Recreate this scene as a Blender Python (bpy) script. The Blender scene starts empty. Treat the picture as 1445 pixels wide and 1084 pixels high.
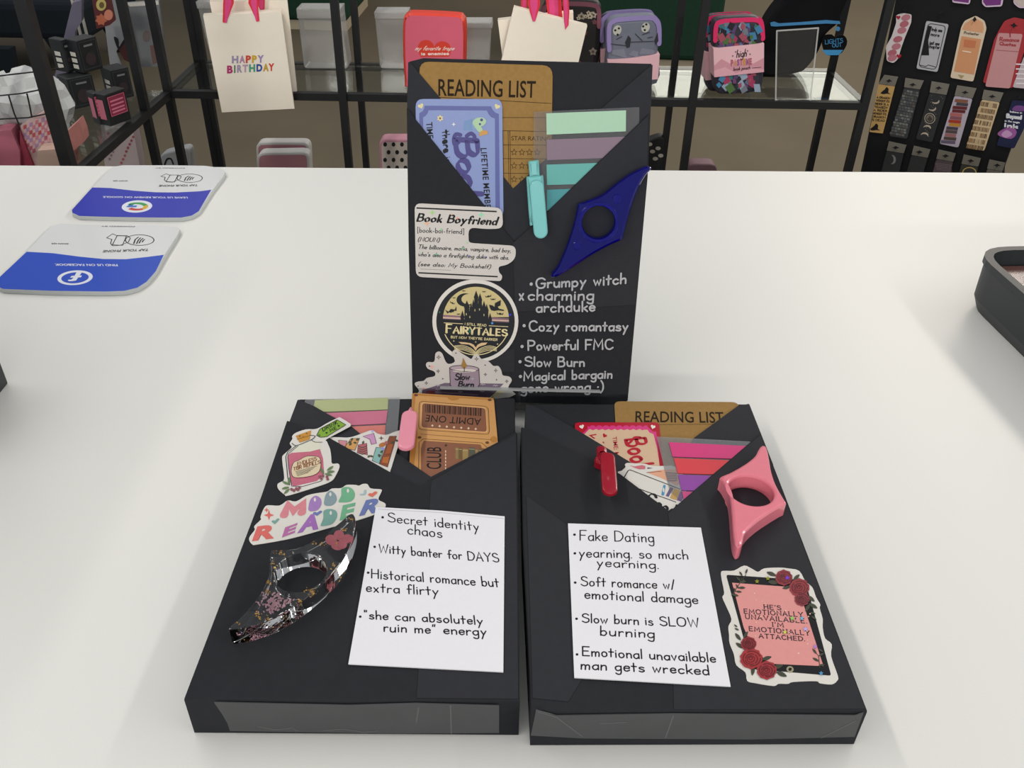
import bpy, bmesh, math, random
from mathutils import Vector, Matrix
from mathutils.geometry import tessellate_polygon
random.seed(7)
S = bpy.context.scene
COL = S.collection
# ---------------------------------------------------------------- camera
FPX, PITCH, ROLL = 1245.25, 0.610394, 0.02336      # focal length in pixels of the 1445 px wide frame
CAM = Vector((0, 0, 1.271))
TZ = 0.92                                          # table top
_f = Vector((0, math.cos(PITCH), -math.sin(PITCH))); _u = Vector((0, math.sin(PITCH), math.cos(PITCH))); _x = Vector((1, 0, 0))
AX = _x*math.cos(ROLL) + _u*math.sin(ROLL); AU = -_x*math.sin(ROLL) + _u*math.cos(ROLL)
cd = bpy.data.cameras.new('camera'); cam = bpy.data.objects.new('camera', cd); COL.objects.link(cam)
cd.sensor_fit = 'HORIZONTAL'; cd.sensor_width = 36; cd.lens = 36*FPX/1445; cd.clip_start = 0.01; cd.clip_end = 60
m = Matrix((AX, AU, -_f)).transposed().to_4x4(); m.translation = CAM; cam.matrix_world = m
S.camera = cam
# ---------------------------------------------------------------- world, lights, exposure
w = bpy.data.worlds.new('store_air'); S.world = w; w.use_nodes = True
w.node_tree.nodes['Background'].inputs[0].default_value = (0.93, 0.96, 1.0, 1)
w.node_tree.nodes['Background'].inputs[1].default_value = 0.38
S.view_settings.view_transform = 'Standard'; S.view_settings.look = 'None'; S.view_settings.gamma = 1
S.view_settings.use_curve_mapping = False; S.view_settings.exposure = 0.10
def strip(name, x, z, y0, y1, wd, power, aim, col=(1, .97, .92)):
    l = bpy.data.lights.new(name, 'AREA'); l.shape = 'RECTANGLE'; l.size = wd; l.size_y = y1-y0; l.energy = power; l.color = col
    o = bpy.data.objects.new(name, l); COL.objects.link(o)
    o.location = (x, (y0+y1)/2, z); o.rotation_euler = (0, math.atan2(x-aim, z-TZ), 0); return o
strip('tube_or_fill_light', -1.35, 2.75, -1.6, 4.2, 0.14, 33, 0)
strip('tube_or_fill_light', 2.35, 2.75, -1.6, 4.2, 0.14, 31, 0)
strip('tube_or_fill_light', 2.2, 2.9, 3.0, 7.0, 0.3, 75, 2.0, (1, .88, .74))  # added warm fill lamp, brightens the right part of the floor
o = strip('tube_or_fill_light', 0, 2.5, -3.2, 3.2, 0.2, 95, 0); o.location = (0, -4.0, 2.5); o.rotation_euler = (math.radians(70), 0, 0); o.data.size = 6.4; o.data.size_y = .2  # added fill from behind the camera, lifts front faces and front shadows
o = strip('shelf_reflection_panel', 2.65, 2.7, 0, 1, 1, 17, 2.65, (1, .97, .86)); o.location = (2.65, 8.85, 2.7); o.rotation_euler = (math.radians(-90), 0, 0); o.data.size = 3.0; o.data.size_y = .9  # unseen bright panel, added to give the glass shelf its cream reflection
for x in (-.75, .55):                               # unseen fill spots, added to brighten the rack and its bags
    l = bpy.data.lights.new('rack_fill_spot', 'SPOT'); l.energy = 55; l.spot_size = math.radians(40); l.spot_blend = .5; l.shadow_soft_size = .05; l.color = (1, .95, .88)
    o = bpy.data.objects.new('rack_fill_spot', l); COL.objects.link(o); o.location = (x, .55, 2.6)
    o.rotation_euler = (Vector((x*.9, 1.95, .78))-o.location).to_track_quat('-Z', 'Y').to_euler()
try:
    S.cycles.use_denoising = True; S.cycles.denoising_prefilter = 'ACCURATE'; S.cycles.max_bounces = 10; S.cycles.transparent_max_bounces = 16
    S.cycles.caustics_reflective = False; S.cycles.caustics_refractive = True; S.cycles.sample_clamp_indirect = 6
except Exception: pass
# ---------------------------------------------------------------- helpers: materials
def lin(c):
    if isinstance(c, str): c = tuple(int(c[i:i+2], 16) for i in (0, 2, 4))
    return tuple(((v/255)/12.92 if v/255 <= .04045 else ((v/255+.055)/1.055)**2.4) for v in c) + (1,)
MATS = {}
def M(c, rough=.5, spec=.4, noise=.05, scale=300, coat=0, metal=0, trans=0, bump=0, ior=1.45):
    key = (c, rough, spec, noise, scale, coat, metal, trans, bump)
    if key in MATS: return MATS[key]
    mt = bpy.data.materials.new('paint_'+str(c)); mt.use_nodes = True; nt = mt.node_tree; b = nt.nodes['Principled BSDF']
    L = lin(c); b.inputs['Base Color'].default_value = L
    b.inputs['Roughness'].default_value = rough; b.inputs['Specular IOR Level'].default_value = spec
    b.inputs['Metallic'].default_value = metal; b.inputs['Coat Weight'].default_value = coat; b.inputs['Coat Roughness'].default_value = .06
    b.inputs['Transmission Weight'].default_value = trans; b.inputs['IOR'].default_value = ior
    if noise or bump:
        tc = nt.nodes.new('ShaderNodeTexCoord'); nz = nt.nodes.new('ShaderNodeTexNoise'); nz.inputs['Scale'].default_value = scale; nz.inputs['Detail'].default_value = 3
        nt.links.new(tc.outputs['Object'], nz.inputs['Vector'])
        if noise:
            mr = nt.nodes.new('ShaderNodeMapRange'); mr.inputs['To Min'].default_value = 1-noise; mr.inputs['To Max'].default_value = 1+noise
            nt.links.new(nz.outputs['Fac'], mr.inputs['Value'])
            mx = nt.nodes.new('ShaderNodeMix'); mx.data_type = 'RGBA'; mx.blend_type = 'MULTIPLY'; mx.inputs['Factor'].default_value = 1
            mx.inputs[6].default_value = L; nt.links.new(mr.outputs['Result'], mx.inputs[7]); nt.links.new(mx.outputs[2], b.inputs['Base Color'])
        if bump:
            bp = nt.nodes.new('ShaderNodeBump'); bp.inputs['Strength'].default_value = bump; bp.inputs['Distance'].default_value = .001
            nt.links.new(nz.outputs['Fac'], bp.inputs['Height']); nt.links.new(bp.outputs['Normal'], b.inputs['Normal'])
    MATS[key] = mt; return mt
def clear(name, tint=(1, 1, 1), gloss=.06, haze=0.0, rough=.05):
    """thin clear plastic: sees through, with a fresnel sheen and optionally a milky share"""
    if name in MATS: return MATS[name]
    mt = bpy.data.materials.new(name); mt.use_nodes = True; nt = mt.node_tree; nt.nodes.clear()
    out = nt.nodes.new('ShaderNodeOutputMaterial'); tr = nt.nodes.new('ShaderNodeBsdfTransparent'); gl = nt.nodes.new('ShaderNodeBsdfGlossy')
    tr.inputs[0].default_value = (*tint, 1); gl.inputs['Roughness'].default_value = rough
    fr = nt.nodes.new('ShaderNodeLayerWeight'); fr.inputs['Blend'].default_value = .25
    ad = nt.nodes.new('ShaderNodeMath'); ad.operation = 'MULTIPLY_ADD'; ad.inputs[1].default_value = .5; ad.inputs[2].default_value = gloss; ad.use_clamp = True
    nt.links.new(fr.outputs['Fresnel'], ad.inputs[0])
    mx = nt.nodes.new('ShaderNodeMixShader'); nt.links.new(ad.outputs[0], mx.inputs[0]); nt.links.new(tr.outputs[0], mx.inputs[1]); nt.links.new(gl.outputs[0], mx.inputs[2])
    res = mx
    if haze:
        df = nt.nodes.new('ShaderNodeBsdfDiffuse'); df.inputs[0].default_value = (.8, .8, .8, 1)
        m2 = nt.nodes.new('ShaderNodeMixShader'); m2.inputs[0].default_value = haze
        nt.links.new(mx.outputs[0], m2.inputs[1]); nt.links.new(df.outputs[0], m2.inputs[2]); res = m2
    nt.links.new(res.outputs[0], out.inputs[0]); MATS[name] = mt; return mt
def glass(name, col, rough=.02, ior=1.5):
    if name in MATS: return MATS[name]
    mt = bpy.data.materials.new(name); mt.use_nodes = True; b = mt.node_tree.nodes['Principled BSDF']
    b.inputs['Base Color'].default_value = col; b.inputs['Transmission Weight'].default_value = 1; b.inputs['Roughness'].default_value = rough; b.inputs['IOR'].default_value = ior
    MATS[name] = mt; return mt
# ---------------------------------------------------------------- helpers: geometry
def ray(px, py): return AX*((px-722.5)/FPX) - AU*((py-542)/FPX) + _f
def onz(px, py, z): d = ray(px, py); return CAM + d*((z-CAM.z)/d.z)
def ony(px, py, y): d = ray(px, py); return CAM + d*((y-CAM.y)/d.y)
class Fr:
    """a flat frame in the room: origin, two axes in the surface, normal out of it"""
    def __init__(s, O, ux, uy):
        s.O = Vector(O); s.ux = Vector(ux).normalized(); s.uy = Vector(uy).normalized(); s.n = s.ux.cross(s.uy).normalized()
    def hit(s, px, py, w=0):
        d = ray(px, py); t = ((s.O - CAM).dot(s.n) + w)/d.dot(s.n); r = CAM + d*t - s.O; return (r.dot(s.ux), r.dot(s.uy))
    def P(s, u, v, w=0): return s.O + s.ux*u + s.uy*v + s.n*w
    def mat(s, u=0, v=0, w=0):
        m = Matrix((s.ux, s.uy, s.n)).transposed().to_4x4(); m.translation = s.P(u, v, w); return m
def horiz(z): return Fr((0, 0, z), (1, 0, 0), (0, 1, 0))
def upright(a, b, z, yaw=None):
    """vertical frame whose base line runs through photo points a, b on the level z"""
    A = onz(*a, z); B = onz(*b, z); d = B-A
    if yaw is not None: d = Vector((math.cos(yaw), math.sin(yaw), 0))
    return Fr((A+B)/2, d, (0, 0, 1))
def tag(o, label, cat, group=None, kind=None):
    o['label'] = label; o['category'] = cat
    if group: o['group'] = group
    if kind: o['kind'] = kind
    return o
def thing(name, loc, label, cat, group=None):
    o = bpy.data.objects.new(name, None); COL.objects.link(o); o.location = loc; o.empty_display_size = .02; return tag(o, label, cat, group)
def area(p): return sum(p[i-1][0]*p[i][1]-p[i][0]*p[i-1][1] for i in range(len(p)))/2
def ccw(p): return p if area(p) > 0 else p[::-1]
def spline(p, n=4, closed=True):
    out = []; N = len(p)
    for i in range(N if closed else N-1):
        g = (lambda k: p[k % N]) if closed else (lambda k: p[min(max(k, 0), N-1)])
        a, b, c, d = g(i-1), g(i), g(i+1), g(i+2)
        for k in range(n):
            t = k/n
            out.append(tuple(.5*(2*b[j]+(c[j]-a[j])*t+(2*a[j]-5*b[j]+4*c[j]-d[j])*t*t+(3*b[j]-a[j]-3*c[j]+d[j])*t**3) for j in (0, 1)))
    if not closed: out.append(tuple(p[-1]))
    return out
def rnd(p, r, n=4):
    """polygon with corners rounded by radius r (same units)"""
    out = []; N = len(p)
    for i in range(N):
        a, b, c = Vector(p[i-1]), Vector(p[i]), Vector(p[(i+1) % N]); d1 = a-b; d2 = c-b
        k = min(r, d1.length*.48, d2.length*.48); A = b+d1.normalized()*k; B = b+d2.normalized()*k
        for j in range(n+1):
            t = j/n; q = A*(1-t)**2+b*2*t*(1-t)+B*t*t; out.append((q.x, q.y))
    return out
def offset(p, d):
    """inset (d>0) of a ccw polygon"""
    out = []; N = len(p)
    for i in range(N):
        a, b, c = Vector(p[i-1]), Vector(p[i]), Vector(p[(i+1) % N])
        e1 = (b-a); e2 = (c-b)
        if e1.length < 1e-9 or e2.length < 1e-9: out.append(p[i]); continue
        e1.normalize(); e2.normalize(); n1 = Vector((-e1.y, e1.x)); n2 = Vector((-e2.y, e2.x)); nn = n1+n2
        if nn.length < .3: nn = n1
        nn.normalize(); k = d/max(.45, nn.dot(n1)); q = b+nn*k; out.append((q.x, q.y))
    return out
def ell(cx, cy, rx, ry=None, n=24, a0=0, a1=2*math.pi, rot=0):
    ry = rx if ry is None else ry; out = []
    for i in range(n):
        t = a0+(a1-a0)*i/(n if abs(a1-a0-2*math.pi) < 1e-6 else n-1); x, y = rx*math.cos(t), ry*math.sin(t)
        out.append((cx+x*math.cos(rot)-y*math.sin(rot), cy+x*math.sin(rot)+y*math.cos(rot)))
    return out
def star(cx, cy, r, n=5, inner=.42, rot=-math.pi/2):
    return [(cx+(r if i % 2 == 0 else r*inner)*math.cos(rot+i*math.pi/n), cy+(r if i % 2 == 0 else r*inner)*math.sin(rot+i*math.pi/n)) for i in range(2*n)]
def heart(cx, cy, r, rot=0):
    o = []
    for i in range(24):
        t = 2*math.pi*i/24; x = r*math.sin(t)**3; y = -r*(13*math.cos(t)-5*math.cos(2*t)-2*math.cos(3*t)-math.cos(4*t))/16
        o.append((cx+x*math.cos(rot)-y*math.sin(rot), cy+x*math.sin(rot)+y*math.cos(rot)))
    return o
# a single-stroke alphabet: strokes parted by ';', leading ~ = curved, units: x-height 50, capitals 100
GL = {
'a': ('~38,42 25,50 8,42 3,24 10,4 24,0 37,14;38,50 39,0', 40), 'b': ('4,100 4,0;~4,34 15,48 30,48 38,26 30,3 15,0 4,12', 40),
'c': ('~36,42 24,50 8,42 3,24 9,5 23,0 37,8', 38), 'd': ('~38,36 26,48 10,46 3,24 10,3 24,0 38,14;38,100 38,0', 40),
'e': ('~3,26 20,27 36,28 34,43 20,50 7,42 3,24 9,5 23,0 37,9', 38), 'f': ('~34,92 25,100 16,92 15,70 15,0;2,50 32,50', 32),
'g': ('~38,40 26,50 9,44 3,25 10,5 24,2 38,16;~39,50 39,-10 34,-32 18,-36 4,-26', 40), 'h': ('4,100 4,0;~4,30 14,46 28,48 35,34 35,0', 38),
'i': ('5,50 5,0;5,70 5,73', 10), 'j': ('~12,50 12,-20 0,-34;12,70 12,73', 14), 'k': ('4,100 4,0;34,50 4,20;14,29 36,0', 36), 'l': ('4,100 4,0', 8),
'm': ('4,50 4,0;~4,32 13,47 24,48 29,34 29,0;~29,32 38,47 49,48 54,34 54,0', 58), 'n': ('4,50 4,0;~4,30 14,46 28,48 35,34 35,0', 38),
'o': ('~20,50 7,42 3,24 10,4 22,0 35,8 39,26 33,44 20,50', 42), 'p': ('4,50 4,-36;~4,36 16,49 32,47 39,25 30,3 16,0 4,12', 42),
'q': ('~38,36 26,48 10,46 3,24 10,3 24,0 38,14;38,50 38,-36', 42), 'r': ('4,50 4,0;~4,30 12,44 22,50 30,46', 30),
's': ('~32,42 20,50 7,44 8,32 22,26 34,18 32,5 18,0 3,7', 36), 't': ('14,88 14,0;0,54 30,54', 30), 'u': ('~4,50 4,18 12,2 26,2 36,18;37,50 37,0', 40),
'v': ('2,50 18,0 34,50', 36), 'w': ('2,50 14,0 26,40 38,0 50,50', 52), 'x': ('4,50 34,0;34,50 4,0', 38), 'y': ('4,50 21,8;38,50 21,8 8,-36', 40), 'z': ('4,50 34,50 4,0 36,0', 38),
'A': ('2,0 32,100 62,0;12,34 52,34', 64), 'B': ('5,0 5,100;~5,100 38,98 46,78 36,56 5,54;~5,54 42,52 54,28 42,2 5,0', 56), 'C': ('~58,84 38,100 12,88 3,50 14,10 38,0 60,16', 60),
'D': ('5,0 5,100;~5,100 38,96 60,72 62,40 42,6 5,0', 64), 'E': ('50,100 5,100 5,0 52,0;5,52 44,52', 54), 'F': ('50,100 5,100 5,0;5,52 42,52', 50),
'G': ('~60,84 40,100 12,88 3,50 14,10 38,0 58,14 60,44;36,46 62,46', 64), 'H': ('5,100 5,0;58,100 58,0;5,52 58,52', 63), 'I': ('6,100 6,0', 12),
'J': ('~36,100 36,20 22,0 4,12', 42), 'K': ('5,100 5,0;54,100 5,42;20,56 56,0', 58), 'L': ('5,100 5,0 48,0', 50), 'M': ('5,0 9,100 38,26 67,100 71,0', 76),
'N': ('5,0 5,100 58,0 58,100', 63), 'O': ('~36,100 12,88 3,50 12,12 36,0 60,12 69,50 60,88 36,100', 72), 'P': ('5,0 5,100;~5,100 42,98 54,74 42,50 5,46', 56),
'Q': ('~36,100 12,88 3,50 12,12 36,0 60,12 69,50 60,88 36,100;44,22 66,-8', 72), 'R': ('5,0 5,100;~5,100 42,98 54,76 42,54 5,50;26,50 56,0', 58),
'S': ('~50,86 30,100 8,90 8,66 30,52 52,40 52,12 28,0 3,14', 56), 'T': ('30,100 30,0;2,100 58,100', 60), 'U': ('~5,100 5,34 16,4 44,4 56,34;56,100 56,34', 62),
'V': ('2,100 31,0 60,100', 62), 'W': ('2,100 20,0 42,80 64,0 82,100', 84), 'X': ('4,100 56,0;56,100 4,0', 60), 'Y': ('2,100 30,48 58,100;30,48 30,0', 60), 'Z': ('5,100 55,100 3,0 57,0', 60),
'.': ('4,0 4,3', 9), ',': ('6,4 1,-14', 9), ':': ('4,4 4,7;4,40 4,43', 10), "'": ('5,100 4,80', 10), '"': ('5,100 4,80;18,100 17,80', 24), '/': ('2,-5 26,100', 28), '-': ('4,28 26,28', 30),
'(': ('~20,108 6,76 4,36 8,4 20,-22', 22), ')': ('~2,108 16,76 18,36 14,4 2,-22', 22), '[': ('18,106 5,106 5,-18 18,-18', 20), ']': ('4,106 17,106 17,-18 4,-18', 20), '!': ('5,100 5,28;5,0 5,3', 10), ' ': ('', 26), '&': ('~56,0 14,70 24,98 40,80 8,34 10,6 32,0 56,36', 58)}
_TX = {}
def font_mesh(txt, bold=0, gap=1.0):
    k = (txt, bold, gap)
    if k not in _TX:
        c = bpy.data.curves.new('lettering', 'FONT'); c.body = txt; c.size = 1; c.offset = bold; c.space_character = gap; c.resolution_u = 3
        o = bpy.data.objects.new('lettering', c); COL.objects.link(o); bpy.context.view_layer.update()
        me = o.evaluated_get(bpy.context.evaluated_depsgraph_get()).to_mesh()
        vs = [(v.co.x, v.co.y) for v in me.vertices]; fs = [tuple(p.vertices) for p in me.polygons]
        o.to_mesh_clear(); bpy.data.objects.remove(o); bpy.data.curves.remove(c)
        x0 = min(v[0] for v in vs); x1 = max(v[0] for v in vs)
        _TX[k] = ([((x-x0)/(x1-x0), y/.729) for x, y in vs], fs)
    return _TX[k]
EPS = .00007
class Art:
    """one mesh lying in a frame: a slab with printing on top; points are given in pixels of a crop (x0, y0, scale) of the photograph"""
    def __init__(s, fr, w=0, crop=(0, 0, 1), eps=EPS):
        s.fr = fr; s.w = w; s.crop = crop; s.v = []; s.f = []; s.mi = []; s.mats = []; s.eps = eps; s.smooth = []
    def c(s, p): x0, y0, k = s.crop; return s.fr.hit(x0+p[0]/k, y0+p[1]/k, s.w)
    def C(s, pts): return [s.c(p) for p in pts]
    def m(s, mat):
        if mat not in s.mats: s.mats.append(mat)
        return s.mats.index(mat)
    def add(s, vs, fs, mat, sm=False):
        b = len(s.v); s.v += vs; i = s.m(mat)
        for f in fs: s.f.append(tuple(b+k for k in f)); s.mi.append(i); s.smooth.append(sm)
    def face(s, loops, wz, mat, flip=False):
        vs = [Vector((x, y, 0)) for lp in loops for x, y in lp]; st = 0; ls = []
        for lp in loops: ls.append([Vector((x, y, 0)) for x, y in lp])
        tr = tessellate_polygon(ls); fs = []
        for t in tr:
            a, b, c = (vs[k] for k in t); cr = (b-a).cross(c-a).z
            if abs(cr) < 1e-14: continue
            fs.append(t if (cr > 0) != flip else t[::-1])
        s.add([(v.x, v.y, wz) for v in vs], fs, mat)
    def wall(s, a, wa, b, wb, mat, sm=False):
        n = len(a); s.add([(x, y, wa) for x, y in a]+[(x, y, wb) for x, y in b], [(i, (i+1) % n, n+(i+1) % n, n+i) for i in range(n)], mat, sm)
    def slab(s, pts, th, mat, raw=False, side=None, k=0, bev=0, bevb=0, holes=(), top=None):
        p = ccw(pts if raw else s.C(pts)); hs = [ccw(h if raw else s.C(h)) for h in holes]; w1 = s.w+k*s.eps; w0 = w1-th; side = side or mat
        lay = [(0, w0+bevb)]
        if bevb: lay = [(bevb, w0), (bevb*.3, w0+bevb*.3), (0, w0+bevb)]
        if bev: lay += [(0, w1-bev), (bev*.3, w1-bev*.3), (bev, w1)]
        else: lay += [(0, w1)]
        pr = [(offset(p, d) if d else p, [offset(h, -d) if d else h for h in hs], z) for d, z in lay]
        for (a, ha, za), (b, hb, zb) in zip(pr, pr[1:]):
            s.wall(a, za, b, zb, side, bev > 0)
            for x, y in zip(ha, hb): s.wall(x[::-1], za, y[::-1], zb, side, bev > 0)
        s.face([pr[-1][0]]+pr[-1][1], pr[-1][2], top or mat); s.face([pr[0][0]]+pr[0][1], pr[0][2], side, True)
        return p
    def skirt(s, pts, depth, mat, out=.0008, closed=False):
        """sheet folded down over the edge along a polyline"""
        q = s.C(pts); n = len(q)
        d = [Vector(q[min(i+1, n-1)])-Vector(q[max(i-1, 0)]) for i in range(n)]; d = [v.normalized() for v in d]
        o = [(p[0]+v.y*out, p[1]-v.x*out) for p, v in zip(q, d)]
        rows = [(q, s.w), ([((a[0]*.3+b[0]*.7), (a[1]*.3+b[1]*.7)) for a, b in zip(q, o)], s.w-.0004), (o, s.w-.0014), (o, s.w-depth)]
        vs = [(x, y, z) for r, z in rows for x, y in r]; fs = []
        for k in range(3):
            for i in range(n-1): fs.append((k*n+i, (k+1)*n+i, (k+1)*n+i+1, k*n+i+1))
        s.add(vs, fs, mat, True)
    def fill(s, pts, mat, k=1, holes=(), raw=False):
        s.cf = (getattr(s, 'cf', 0)+1) % 9
        s.face([pts if raw else s.C(pts)]+[h if raw else s.C(h) for h in holes], s.w+k*s.eps+s.cf*3e-6, mat)
    def line(s, pts, wd, mat, k=1, closed=False, raw=False, nib=None, caps=True):
        p = [Vector(q) for q in (pts if raw else s.C(pts))]; n = len(p)
        q = [p[0]]
        for a in p[1:]:
            if (a-q[-1]).length > 1e-6: q.append(a)
        p = q; n = len(p)
        if n < 2: return s.fill(ell(p[0].x, p[0].y, wd/2, n=8), mat, k, raw=True)
        L, R = [], []
        for i in range(n):
            a = p[i-1] if (i or closed) else p[0]; b = p[(i+1) % n] if (i < n-1 or closed) else p[-1]
            d1 = p[i]-a; d2 = b-p[i]
            if d1.length < 1e-9: d1 = d2
            if d2.length < 1e-9: d2 = d1
            d1 = d1.normalized(); d2 = d2.normalized(); d = d1+d2
            if d.length < .2: d = d1
            d.normalize(); nn = Vector((-d.y, d.x)); h = wd/2
            if nib: h = nib(d)/2
            h2 = min(h/max(.5, d.dot(d1)), h*1.6); L.append(p[i]+nn*h2); R.append(p[i]-nn*h2)
        z = s.w+k*s.eps; r = n if closed else n-1
        for i in range(r):
            j = (i+1) % n; zz = z+(i % 11)*3e-6; s.add([(v.x, v.y, zz) for v in (L[i], R[i], R[j], L[j])], [(0, 1, 2, 3)], mat)
        if caps and not closed:
            for i, e in ((0, p[0]-p[1]), (n-1, p[-1]-p[-2])):
                h = (L[i]-R[i]).length/2; e.normalize(); t = Vector((-e.y, e.x))
                arc = [p[i]+t*h*math.cos(a)+e*h*math.sin(a) for a in (0, .8, 1.57, 2.34, 3.1416)]
                s.fill([(v.x, v.y) for v in arc], mat, k, raw=True)
    def text(s, txt, p0, p1, p2, mat, k=2, bold=0, gap=1.0, mats=None):
        o, a, b = (Vector(s.c(q)) for q in (p0, p1, p2)); ex = a-o; ey = b-o
        vs, fs = font_mesh(txt, bold, gap); z = s.w+k*s.eps
        s.add([(*(o+ex*x+ey*y), z) for x, y in vs], fs if ex.cross(ey) > 0 else [f[::-1] for f in fs], mat)
    def hand(s, txt, p0, p1, p2, wd, mat, k=2, nib=None, serif=0, shear=0, jit=0, gap=13, fine=3):
        """writing with the single-stroke alphabet between baseline points p0 and p1, capital height at p2"""
        o, a, b = (Vector(s.c(q)) for q in (p0, p1, p2))
        W = sum(GL[ch][1]+gap for ch in txt)-gap; ex = (a-o)/W; ey = (b-o)/100; x = 0
        def mp(q, dx, dy): return tuple(o+ex*(x+q[0]+shear*q[1]+dx)+ey*(q[1]+dy))
        for ch in txt:
            g, wid = GL[ch]; dy = random.uniform(-jit, jit); sc = 1+random.uniform(-jit, jit)*.01
            for st in g.split(';'):
                if not st: continue
                cur = st[0] == '~'; pts = [tuple(map(float, q.split(','))) for q in st.lstrip('~').split()]
                ends = [pts[0], pts[-1]]
                if jit: pts = [(q[0]+random.uniform(-jit, jit)*.6, q[1]*sc+random.uniform(-jit, jit)*.6) for q in pts]
                sp = spline(pts, fine, False) if cur and len(pts) > 2 else pts
                s.line([mp(q, 0, dy) for q in sp], wd, mat, k, raw=True, nib=nib)
                if serif and not cur:
                    vert = [e for e, q in ((ends[0], pts[1]), (ends[1], pts[-2])) if abs(e[1]-q[1]) > 1.2*abs(e[0]-q[0]) and abs(e[1]-q[1]) > 25 and e[1] in (0, 50, 100, -36)]
                    for e in vert:
                        s.line([mp((e[0]-serif, e[1]), 0, dy), mp((e[0]+serif, e[1]), 0, dy)], wd*.55, mat, k, raw=True, caps=False)
            x += wid+gap
    def build(s, name, parent=None, at=None):
        if at is None:
            xs = [v[0] for v in s.v]; ys = [v[1] for v in s.v]; at = ((min(xs)+max(xs))/2, (min(ys)+max(ys))/2, min(v[2] for v in s.v))
        me = bpy.data.meshes.new(name); me.from_pydata([(v[0]-at[0], v[1]-at[1], v[2]-at[2]) for v in s.v], [], s.f)
        for mt in s.mats: me.materials.append(mt)
        me.polygons.foreach_set('material_index', s.mi); me.polygons.foreach_set('use_smooth', s.smooth); me.update()
        o = bpy.data.objects.new(name, me); COL.objects.link(o); mw = s.fr.mat(*at)
        if parent:
            o.parent = parent; o.matrix_parent_inverse = Matrix(); o.matrix_basis = chain(parent).inverted() @ mw
        else: o.matrix_basis = mw
        return o
def chain(o): return (chain(o.parent) if o.parent else Matrix()) @ o.matrix_basis
def mesh_obj(name, bm, mat, parent=None, smooth=False, loc=None):
    """link a bmesh given in room coordinates as one mesh object"""
    c = Vector(loc) if loc is not None else sum((v.co for v in bm.verts), Vector())/max(1, len(bm.verts))
    for v in bm.verts: v.co -= c
    bmesh.ops.recalc_face_normals(bm, faces=bm.faces)
    me = bpy.data.meshes.new(name); bm.to_mesh(me); bm.free()
    for mt in (mat if isinstance(mat, (list, tuple)) else [mat]): me.materials.append(mt)
    if smooth:
        for p in me.polygons: p.use_smooth = True
    o = bpy.data.objects.new(name, me); COL.objects.link(o); mw = Matrix.Translation(c)
    if parent: o.parent = parent; o.matrix_basis = chain(parent).inverted() @ mw
    else: o.matrix_basis = mw
    return o
def add_box(bm, lo, hi, mw=None, bev=0):
    r = bmesh.ops.create_cube(bm, size=1)['verts']
    for v in r:
        v.co = Vector([lo[i]+(v.co[i]+.5)*(hi[i]-lo[i]) for i in range(3)])
        if mw: v.co = mw @ v.co
    if bev:
        es = list({e for v in r for e in v.link_edges}); bmesh.ops.bevel(bm, geom=es, offset=bev, segments=2, affect='EDGES', profile=.5)
def add_hexa(bm, bot, top, bev=0, seg=2):
    vs = [bm.verts.new(p) for p in list(bot)+list(top)]
    fs = [(3, 2, 1, 0), (4, 5, 6, 7), (0, 1, 5, 4), (1, 2, 6, 5), (2, 3, 7, 6), (3, 0, 4, 7)]
    for f in fs: bm.faces.new([vs[i] for i in f])
    if bev: bmesh.ops.bevel(bm, geom=list({e for v in vs for e in v.link_edges}), offset=bev, segments=seg, affect='EDGES', profile=.5)
def add_tube(bm, pts, r, n=8, square=False):
    pts = [Vector(p) for p in pts]; rings = []
    for i, p in enumerate(pts):
        d = (pts[min(i+1, len(pts)-1)]-pts[max(i-1, 0)]).normalized()
        a = d.orthogonal().normalized() if abs(d.z) < .9 else Vector((1, 0, 0)).cross(d).normalized()
        if square:
            a = (Vector((0, 0, 1)) if abs(d.z) < .7 else Vector((1, 0, 0))); a = (a-d*a.dot(d)).normalized()
        b = d.cross(a); n_ = 4 if square else n
        rings.append([bm.verts.new(p+(a*math.cos(t)+b*math.sin(t))*(r*1.414 if square else r)) for t in [2*math.pi*(k+(.5 if square else 0))/n_ for k in range(n_)]])
    for A, B in zip(rings, rings[1:]):
        for k in range(len(A)): bm.faces.new((A[k], A[(k+1) % len(A)], B[(k+1) % len(A)], B[k]))
    bm.faces.new(rings[0][::-1]); bm.faces.new(rings[-1])
# ---------------------------------------------------------------- crops of the photograph the outlines were read from
K_bottle = (385, 585, 9.0333); K_mood = (345, 675, 6.881); K_r1 = (320, 720, 5.705); K_sh = (430, 555, 9.031); K_tk = (560, 550, 8.3375)
K_fairy = (580, 390, 9.031); K_cdl = (580, 490, 9.031); K_blue = (580, 130, 6.375); K_r2 = (770, 225, 6.1935); K_red = (800, 590, 7.744)
K_r3 = (1000, 620, 6.19); K_ph = (1010, 790, 5.861); K_g = (90, 230, 6.0208); K_f = (0, 310, 5.352); K_boy = (580, 280, 9.031)
K7 = (570, 75, 4.0139); K8 = (570, 270, 3.4972); K1 = (370, 540, 3.9054); K3 = (480, 700, 4.1692); K4 = (250, 900, 2.89)
K5 = (730, 550, 3.9054); K6 = (780, 720, 4.1704); KR = (730, 900, 2.7264); PX = (0, 0, 1)
# ---------------------------------------------------------------- the room
FLOOR = M('605849', .75, .2, .16, 2.2); WALLM = M('8d8578', .8, .2, .05, 3)
bm = bmesh.new(); add_box(bm, (-6, -3, -.1), (6, 9, 0)); o = mesh_obj('floor', bm, FLOOR); o['kind'] = 'structure'
bm = bmesh.new(); add_box(bm, (-6, 9, 0), (6, 9.15, 3.2)); o = mesh_obj('wall_back', bm, WALLM); o['kind'] = 'structure'
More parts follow.
